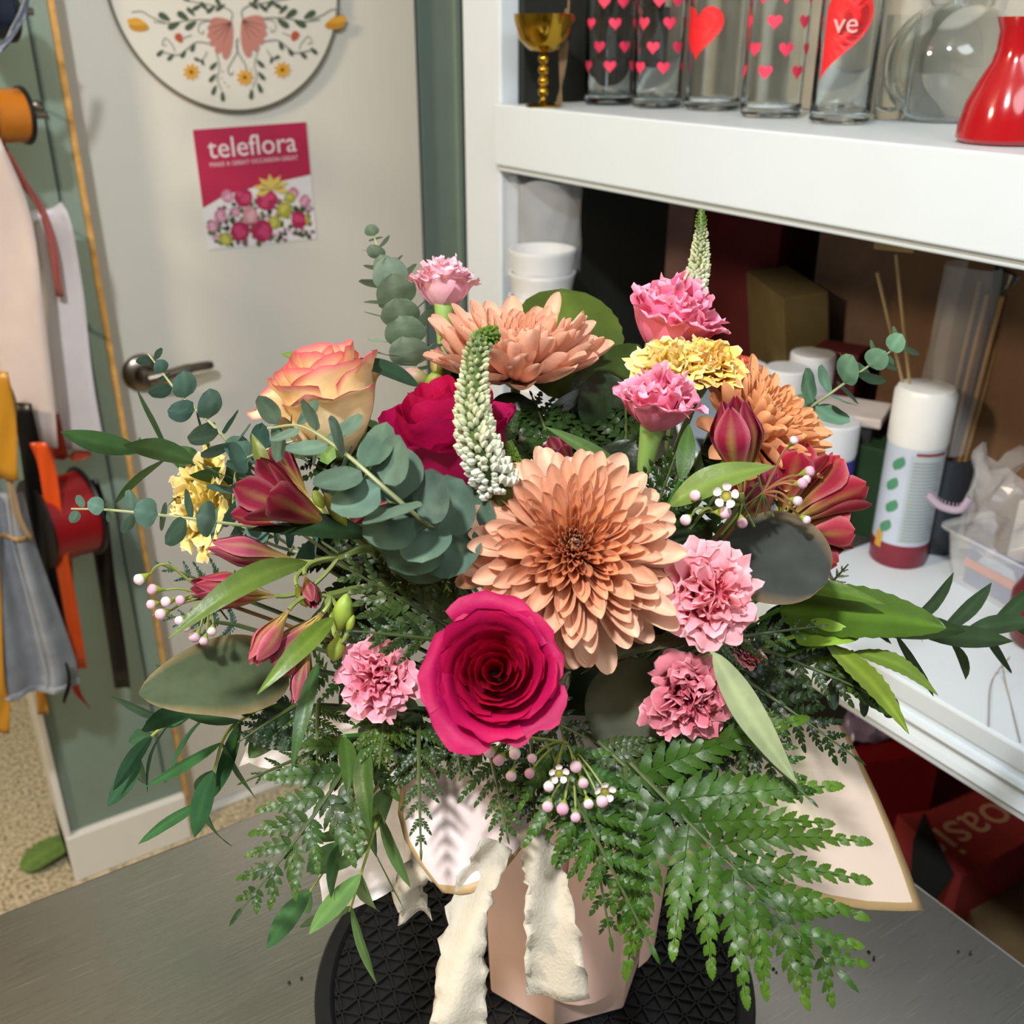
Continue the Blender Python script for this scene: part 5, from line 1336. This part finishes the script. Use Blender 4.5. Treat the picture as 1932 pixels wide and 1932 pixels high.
euca([(1708, 645, .62), (1640, 690, .60), (1570, 740, .59), (1500, 790, .60), (1440, 850, .6)], 'eucalyptus sprig reaching up right towards the spray cans', 11, 20, 40, seed=6, c=hexc('5f8568'), face=(0, .4, .8))
euca([(560, 830, .52), (500, 850, .52), (450, 880, .53), (440, 960, .53)], 'dark eucalyptus leaves behind the left alstroemeria', 7, 30, 40, seed=7, c=hexc('3f5f50'))
euca([(1680, 1330, .55), (1600, 1290, .55), (1500, 1250, .55), (1420, 1220, .55)], 'dark eucalyptus sprig in the shade at the right', 8, 26, 36, seed=8, c=hexc('3a5040'))
euca([(500, 1010, .53), (430, 985, .54), (520, 1030, .54), (640, 1060, .54)], 'small eucalyptus leaves below the left yellow carnation', 6, 36, 40, seed=9, c=hexc('4c6f62'))
# long-leaved eucalyptus
def willow(pts, label, n, r0, r1, seed, c=hexc('3c5c30')): return euca(pts, label, n, r0, r1, seed=seed, c=c, leafshape='willow', stemc=hexc('8f9a4a'), name='willow_eucalyptus_sprig', mat_=M_SOFTLEAF)
willow([(258, 848, .58), (350, 868, .57), (430, 895, .57), (530, 930, .57)], 'narrow leaved sprig pointing left above the yellow carnation', 5, 95, 90, 1)
willow([(1925, 1185, .60), (1850, 1190, .59), (1770, 1195, .58), (1700, 1195, .57), (1600, 1190, .56)], 'narrow leaved sprig reaching the right edge of the picture', 7, 72, 90, 2, hexc('2f4426'))
willow([(262, 1440, .53), (285, 1390, .53), (350, 1350, .53), (450, 1330, .54)], 'narrow leaved sprig hanging furthest left beneath the big oval leaf', 5, 70, 80, 3, hexc('33583a'))
willow([(380, 1520, .52), (405, 1450, .52), (430, 1380, .52), (500, 1330, .53)], 'narrow leaved sprig hanging down before the carpet', 4, 85, 95, 4, hexc('2f5a30'))
willow([(660, 1720, .47), (690, 1620, .47), (720, 1530, .475), (770, 1450, .49)], 'pale green narrow leaved sprig drooping over the white tissue', 5, 85, 90, 5, hexc('5f7f45'))
willow([(580, 1690, .48), (640, 1600, .48), (700, 1500, .49), (760, 1430, .50)], 'narrow leaved sprig just left of the pale green drooping one', 3, 75, 80, 6, hexc('4f7545'))

# veronica
veronica([(942, 628, .43), (905, 648, .43), (890, 750, .43), (903, 840, .43), (945, 925, .44)], 'white veronica spike with a green tip curving before the magenta rose', 30, 92, 1)
veronica([(1323, 396, .60), (1322, 460, .60), (1315, 520, .60), (1298, 575, .60)], 'white veronica spike standing highest at the right', 16, 54, 2, .18)
veronica([(960, 832, .46), (972, 870, .46), (985, 915, .465)], 'short green veronica tip right of the white spike', 14, 34, 3, 2.5)
veronica([(1058, 862, .47), (1025, 868, .47), (1000, 885, .475)], 'short green veronica tip leaning over the middle chrysanthemum', 12, 26, 4, 2.5)

# waxflower
wax('waxflower sprig with white and pink buds below the open magenta rose', (1065, 1400, .455), [
    (942, 1432, .44, False, (985, 1390, .45)), (965, 1462, .44, False, (985, 1390, .45)), (972, 1420, .44, False, (990, 1390, .45)), (925, 1418, .44, False, (980, 1390, .45)),
    (1005, 1430, .435), (1000, 1458, .435), (1054, 1458, .43, True), (1086, 1445, .435), (1036, 1482, .43), (1100, 1476, .435), (1110, 1515, .43), (1140, 1492, .43, True),
    (1034, 1520, .43, False, (1078, 1460, .445)), (1062, 1524, .43, False, (1078, 1460, .445)), (1086, 1540, .43, False, (1082, 1462, .445)), (1135, 1510, .43)], 11, seed=1)
wax('waxflower buds at the far left beside the purple alstroemeria buds', (400, 1130, .47), [
    (265, 1092, .455, False, (320, 1065, .46)), (290, 1112, .46), (287, 1140, .455), (315, 1135, .455), (342, 1132, .455), (305, 1158, .455), (340, 1170, .455), (352, 1182, .455), (368, 1200, .46), (400, 1190, .46), (385, 1208, .46)], 10, seed=2)
wax('waxflower sprig with one open bloom beside the long green leaf', (1400, 950, .465), [
    (1313, 935, .445), (1295, 980, .445, False, (1330, 960, .45)), (1370, 935, .44, True), (1366, 967, .445, False, (1320, 968, .45)), (1400, 985, .46)], 11, seed=3)
wax('waxflower buds on thin red stalks in front of the red alstroemeria', (1440, 930, .475), [
    (1497, 832, .465, False, (1465, 880, .47)), (1520, 905, .465), (1512, 912, .46), (1503, 945, .465), (1520, 980, .47), (1525, 890, .47)], 10, seed=4, stemc=hexc('8a5a3a'))

# large leaves
SIL = hexc('4f5f48'); SAL = hexc('3c6a24')
leafthing((1360, 1010, .50), (1560, 1100, .47), 100, 'large round dark grey green leaf behind the pale pink carnation', name='round_eucalyptus_leaf', n=(-.1, .5, 1), c=hexc('36493a'), m=M_SOFTLEAF, shape='oval', bend=.06, fold=.03, vein=1.1, rimc=hexc('6a5a44'), seed=2)
leafthing((545, 1255, .50), (262, 1310, .45), 80, 'large broad grey green leaf sticking out at the lower left', name='round_eucalyptus_leaf', n=(.1, .4, 1), c=hexc('515c42'), m=M_SOFTLEAF, shape='egg', bend=.05, fold=.03, vein=1.12, rimc=hexc('8a7a55'), seed=3)
leafthing((1190, 1240, .50), (1200, 1440, .47), 90, 'large dark round leaf right of the open magenta rose', name='round_eucalyptus_leaf', n=(-.2, .1, 1), c=hexc('3c3f30'), m=M_SOFTLEAF, shape='oval', bend=.10, fold=.05, seed=4)
leafthing((1312, 1212, .455), (1096, 1272, .45), 26, 'narrow olive leaf curled lengthwise above the dark round leaf', name='round_eucalyptus_leaf', n=(0, .9, .5), c=hexc('54553e'), m=M_SOFTLEAF, shape='lance', bend=.18, fold=.4, seed=5)
leafthing((1345, 1230, .44), (1503, 1478, .43), 38, 'pale sage leaf hanging over the cream paper at the right', name='round_eucalyptus_leaf', n=(.5, .1, 1), c=hexc('8f9a72'), m=M_SOFTLEAF, shape='lance', bend=.06, fold=.1, seed=6, asym=.04)
leafthing((1080, 760, .60), (1060, 545, .64), 105, 'broad bright green scalloped leaf behind the top chrysanthemum', name='salal_leaf', n=(.1, .25, 1), c=hexc('41641f'), shape='oval', bend=.1, fold=.06, vein=1.5, seed=7, serr=.015)
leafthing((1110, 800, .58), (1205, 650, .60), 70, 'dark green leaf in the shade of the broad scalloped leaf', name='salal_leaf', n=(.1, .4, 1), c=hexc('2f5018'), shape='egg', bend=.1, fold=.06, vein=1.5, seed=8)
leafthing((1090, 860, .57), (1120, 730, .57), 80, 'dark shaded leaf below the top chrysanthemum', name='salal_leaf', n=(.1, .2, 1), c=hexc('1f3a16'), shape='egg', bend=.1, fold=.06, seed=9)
leafthing((1470, 1150, .54), (1785, 1185, .51), 62, 'broad glossy green leaf pointing right, over the shelf edge', name='salal_leaf', n=(0, .8, 1), c=hexc('3f6f1c'), shape='egg', bend=.10, fold=.12, vein=1.6, seed=10, serr=.03)
leafthing((1480, 1100, .53), (1668, 1140, .51), 22, 'slim green leaf lying across the broad glossy leaf', name='alstroemeria_leaf', n=(0, .7, 1), c=hexc('4c7f25'), shape='lance', bend=.10, fold=.2, seed=11)
leafthing((1560, 1215, .53), (1715, 1385, .50), 34, 'torn light green leaf hanging down right of the fern', name='salal_leaf', n=(.5, .4, 1), c=hexc('6a9a2c'), shape='lance', bend=.15, fold=.15, vein=1.4, seed=12, serr=.06)
leafthing((1610, 1230, .53), (1770, 1312, .51), 24, 'narrow light green leaf curving down at the far right', name='salal_leaf', n=(.3, .7, 1), c=hexc('5f9030'), shape='lance', bend=.3, fold=.15, seed=13, serr=.06)
leafthing((1540, 1225, .535), (1685, 1350, .525), 34, 'mid green leaf under the torn light green leaf', name='salal_leaf', n=(.1, .6, 1), c=hexc('4a7a25'), shape='egg', bend=.1, fold=.1, vein=1.5, seed=14, serr=.05)
leafthing((1500, 1200, .53), (1620, 1205, .515), 30, 'yellow green leaf curled beside the broad glossy leaf', name='salal_leaf', n=(0, .6, 1), c=hexc('7fa035'), shape='egg', bend=.3, fold=.1, seed=15)
leafthing((790, 730, .55), (640, 682, .56), 24, 'dark green leaf between the cream rose and the magenta rose', name='alstroemeria_leaf', n=(0, .8, .8), c=hexc('22482a'), shape='lance', bend=.2, fold=.2, seed=16)
leafthing((600, 690, .60), (530, 668, .60), 16, 'small green leaf tip behind the cream rose', name='alstroemeria_leaf', n=(0, .5, 1), c=hexc('5a8a3a'), shape='lance', seed=17)
leafthing((1205, 925, .50), (1028, 805, .48), 24, 'long green leaf pointing up left above the middle chrysanthemum', name='alstroemeria_leaf', n=(.5, .5, 1), c=hexc('4a7a38'), shape='lance', bend=.12, fold=.15, seed=18)
leafthing((1285, 905, .47), (1300, 800, .48), 20, 'upright green leaf beside the lower pink carnation', name='alstroemeria_leaf', n=(0, .1, 1), c=hexc('3f6f2c'), shape='lance', seed=19)
leafthing((700, 1010, .49), (470, 1000, .47), 30, 'dark green leaf between the alstroemeria flowers at the left', name='alstroemeria_leaf', n=(0, .6, 1), c=hexc('1f4220'), shape='lance', bend=.2, fold=.2, seed=20)
leafthing((650, 1390, .47), (655, 1500, .45), 20, 'hanging strap shaped leaf over the left fern', name='alstroemeria_leaf', n=(.4, 0, 1), c=hexc('3c6a28'), shape='lance', seed=21)
leafthing((690, 1400, .46), (700, 1570, .44), 26, 'long hanging leaf under the small pink carnation', name='alstroemeria_leaf', n=(-.4, 0, 1), c=hexc('335f22'), shape='lance', seed=22, bend=.15)
leafthing((580, 1400, .50), (455, 1385, .50), 24, 'small dark leaf beneath the large broad grey green leaf', name='salal_leaf', n=(0, .4, 1), c=hexc('2a4f24'), shape='egg', seed=23)
leafthing((560, 1330, .51), (470, 1430, .50), 34, 'green oval leaf low at the left above the tissue', name='salal_leaf', n=(0, .4, 1), c=hexc('34602a'), shape='egg', seed=24)

# ferns
G1 = hexc('2c5a1a'); G2 = hexc('234a1c'); G3 = hexc('3f7a22'); GD = hexc('1a3814')
fern((690, 1390, .48), (436, 1738, .43), 165, 'long fern frond drooping down left over the steel table', npin=7, seed=1, c=hexc('2c5424'), tipc=hexc('447a2a'), bend=.12, sag=-.06, pw=.30, nl=9)
fern((1190, 1440, .46), (1612, 1862, .41), 340, 'largest glossy fern frond spreading down right over the turntable', npin=9, seed=2, c=hexc('2a5c1a'), tipc=hexc('4f8a26'), bend=.10, sag=.02, nl=13, pw=.19)
fern((1030, 1400, .45), (1240, 1810, .42), 140, 'fern frond hanging down in front of the pink vase', npin=8, seed=3, c=hexc('2c5f1c'), tipc=hexc('3f7a22'))
fern((920, 1400, .46), (960, 1590, .44), 95, 'fern frond below the left side of the open magenta rose', npin=6, seed=4, c=hexc('2a581c'))
fern((1090, 1430, .45), (1155, 1790, .43), 120, 'narrow fern frond hanging between the cream ribbon and the largest fern', npin=7, seed=5, c=hexc('2c5f1c'))
fern((790, 1370, .47), (795, 1620, .44), 75, 'fern frond hanging over the front paper flap', npin=7, seed=6, c=hexc('28501a'))
fern((730, 1340, .47), (715, 1450, .45), 80, 'fern frond under the small pink carnation', npin=6, seed=7, c=hexc('38641e'))
fern((880, 1200, .465), (640, 1065, .44), 150, 'grey green fern frond left of the middle chrysanthemum', npin=7, seed=8, c=hexc('3c6230'), bend=.05)
fern((840, 1210, .46), (655, 1190, .435), 80, 'fern frond above the small pink carnation', npin=5, seed=9, c=hexc('2c4f22'))
fern((1340, 1240, .52), (1628, 1440, .50), 120, 'dark fern frond lying over the cream paper at the right', npin=8, seed=10, c=hexc('1c3a14'))
fern((1400, 1210, .54), (1690, 1330, .52), 110, 'dark fern frond reaching right under the light green leaves', npin=7, seed=11, c=hexc('2a4a1c'))
fern((1340, 1210, .50), (1560, 1180, .50), 70, 'fern frond beneath the large round leaf', npin=6, seed=12, c=hexc('34602a'))
fern((1220, 1010, .52), (1282, 838, .50), 90, 'dark glossy fern tip above the right of the middle chrysanthemum', npin=6, seed=13, c=hexc('1f4218'))
fern((460, 1130, .52), (290, 1060, .50), 60, 'small fern tip beside the left waxflower buds', npin=5, seed=14, c=hexc('2f5a38'))
fern((450, 1180, .52), (290, 1160, .50), 50, 'small feathery fern tip between the left waxflower buds', npin=5, seed=15, c=hexc('33604a'))
fern((1330, 1330, .47), (1540, 1520, .44), 110, 'glossy fern frond just above the largest one', npin=7, seed=16, c=hexc('28561a'))
fern((1540, 1130, .56), (1600, 1065, .57), 40, 'pale small fern tip above the broad glossy leaf', npin=5, seed=17, c=hexc('7a8f5a'))
fern((560, 1330, .50), (450, 1400, .48), 80, 'dark fern frond below the large broad grey green leaf', npin=5, seed=18, c=hexc('22442a'))
fern((640, 1400, .50), (450, 1480, .46), 60, 'single fern side shoot pointing left above the table', npin=5, seed=19, c=hexc('2a4f20'))
fern((980, 1330, .48), (1120, 1400, .46), 80, 'dark fern frond between the rose and the dark round leaf', npin=5, seed=20, c=GD)
fern((1150, 1500, .455), (1080, 1640, .43), 90, 'bright fern tip just right of the lower waxflower buds', npin=5, seed=21, c=hexc('34661e'))
fern((850, 1330, .48), (870, 1470, .46), 85, 'shaded fern frond under the open magenta rose', npin=6, seed=22, c=hexc('20441a'))
# filler inside the dome, its shade put into dark leaf colours
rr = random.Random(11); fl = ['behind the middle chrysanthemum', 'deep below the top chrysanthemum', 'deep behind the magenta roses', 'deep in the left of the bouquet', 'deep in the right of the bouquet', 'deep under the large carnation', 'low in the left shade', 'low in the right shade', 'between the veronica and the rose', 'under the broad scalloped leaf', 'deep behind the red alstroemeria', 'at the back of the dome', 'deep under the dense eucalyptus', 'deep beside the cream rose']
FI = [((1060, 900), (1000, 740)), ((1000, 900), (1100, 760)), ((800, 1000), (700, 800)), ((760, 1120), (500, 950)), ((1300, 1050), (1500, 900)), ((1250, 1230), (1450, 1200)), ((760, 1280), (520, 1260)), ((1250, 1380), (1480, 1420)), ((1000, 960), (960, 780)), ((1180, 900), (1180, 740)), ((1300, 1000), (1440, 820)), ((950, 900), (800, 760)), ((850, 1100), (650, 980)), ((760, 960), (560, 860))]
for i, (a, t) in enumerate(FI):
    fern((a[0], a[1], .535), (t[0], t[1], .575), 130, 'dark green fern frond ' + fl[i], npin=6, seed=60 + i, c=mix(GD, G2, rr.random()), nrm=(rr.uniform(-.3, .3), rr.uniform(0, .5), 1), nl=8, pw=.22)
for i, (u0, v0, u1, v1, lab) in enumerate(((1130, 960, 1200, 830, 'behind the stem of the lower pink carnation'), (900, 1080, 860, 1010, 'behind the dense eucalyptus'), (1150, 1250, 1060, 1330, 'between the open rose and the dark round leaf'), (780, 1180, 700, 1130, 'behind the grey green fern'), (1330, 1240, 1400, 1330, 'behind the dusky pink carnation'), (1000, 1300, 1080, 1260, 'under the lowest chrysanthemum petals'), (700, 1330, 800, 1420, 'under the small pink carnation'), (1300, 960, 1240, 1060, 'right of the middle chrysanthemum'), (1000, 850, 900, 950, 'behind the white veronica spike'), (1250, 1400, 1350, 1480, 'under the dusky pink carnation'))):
    leafthing((u0, v0, .545), (u1, v1, .53), 66, 'leaf coloured dark for shade ' + lab, name='salal_leaf', n=(rr.uniform(-.3, .3), .3, 1), c=jit(hexc('1c3616'), .2, rr), shape='egg', seed=40 + i)

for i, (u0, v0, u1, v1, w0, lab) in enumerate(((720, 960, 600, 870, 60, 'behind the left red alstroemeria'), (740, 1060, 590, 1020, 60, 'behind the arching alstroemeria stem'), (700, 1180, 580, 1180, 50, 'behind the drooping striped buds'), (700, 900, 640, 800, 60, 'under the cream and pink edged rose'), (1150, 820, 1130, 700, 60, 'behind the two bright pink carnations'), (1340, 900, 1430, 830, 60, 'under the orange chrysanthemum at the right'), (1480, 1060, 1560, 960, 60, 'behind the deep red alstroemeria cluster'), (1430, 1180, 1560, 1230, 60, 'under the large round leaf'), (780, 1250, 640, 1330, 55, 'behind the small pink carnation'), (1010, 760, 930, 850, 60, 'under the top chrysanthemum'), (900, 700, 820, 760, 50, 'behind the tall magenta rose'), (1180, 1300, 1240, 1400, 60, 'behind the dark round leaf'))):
    leafthing((u0, v0, .565), (u1, v1, .57), w0, 'leaf coloured dark for deep shade ' + lab, name='salal_leaf', n=(rr.uniform(-.4, .4), .3, 1), c=jit(hexc('1a3015'), .2, rr), shape='egg', seed=70 + i)  # dark leaf green paints the inner shade of the bouquet

for A_, T_, L_, n_, lab in (((1000, 1370, .475), (1010, 1560, .455), 100, 7, 'behind the lower waxflower buds'), ((1130, 1400, .47), (1300, 1560, .45), 120, 8, 'at the upper root of the largest frond'), ((1250, 1400, .48), (1480, 1400, .46), 90, 8, 'under the pale sage leaf'), ((850, 1350, .48), (740, 1480, .46), 90, 7, 'over the white tissue'), ((1250, 1350, .48), (1330, 1460, .46), 90, 7, 'just below the dusky pink carnation'), ((600, 1330, .49), (600, 1480, .47), 80, 7, 'left of the hanging strap shaped leaf'), ((1080, 1420, .46), (1060, 1560, .445), 90, 6, 'right beneath the lower waxflower'), ((1180, 1450, .46), (1190, 1700, .44), 110, 7, 'between the pink vase and the largest frond')):
    fern(A_, T_, L_, 'mid green fern frond ' + lab, npin=n_, seed=int(A_[0] + T_[0]), c=jit(hexc('28501a'), .2, rr))
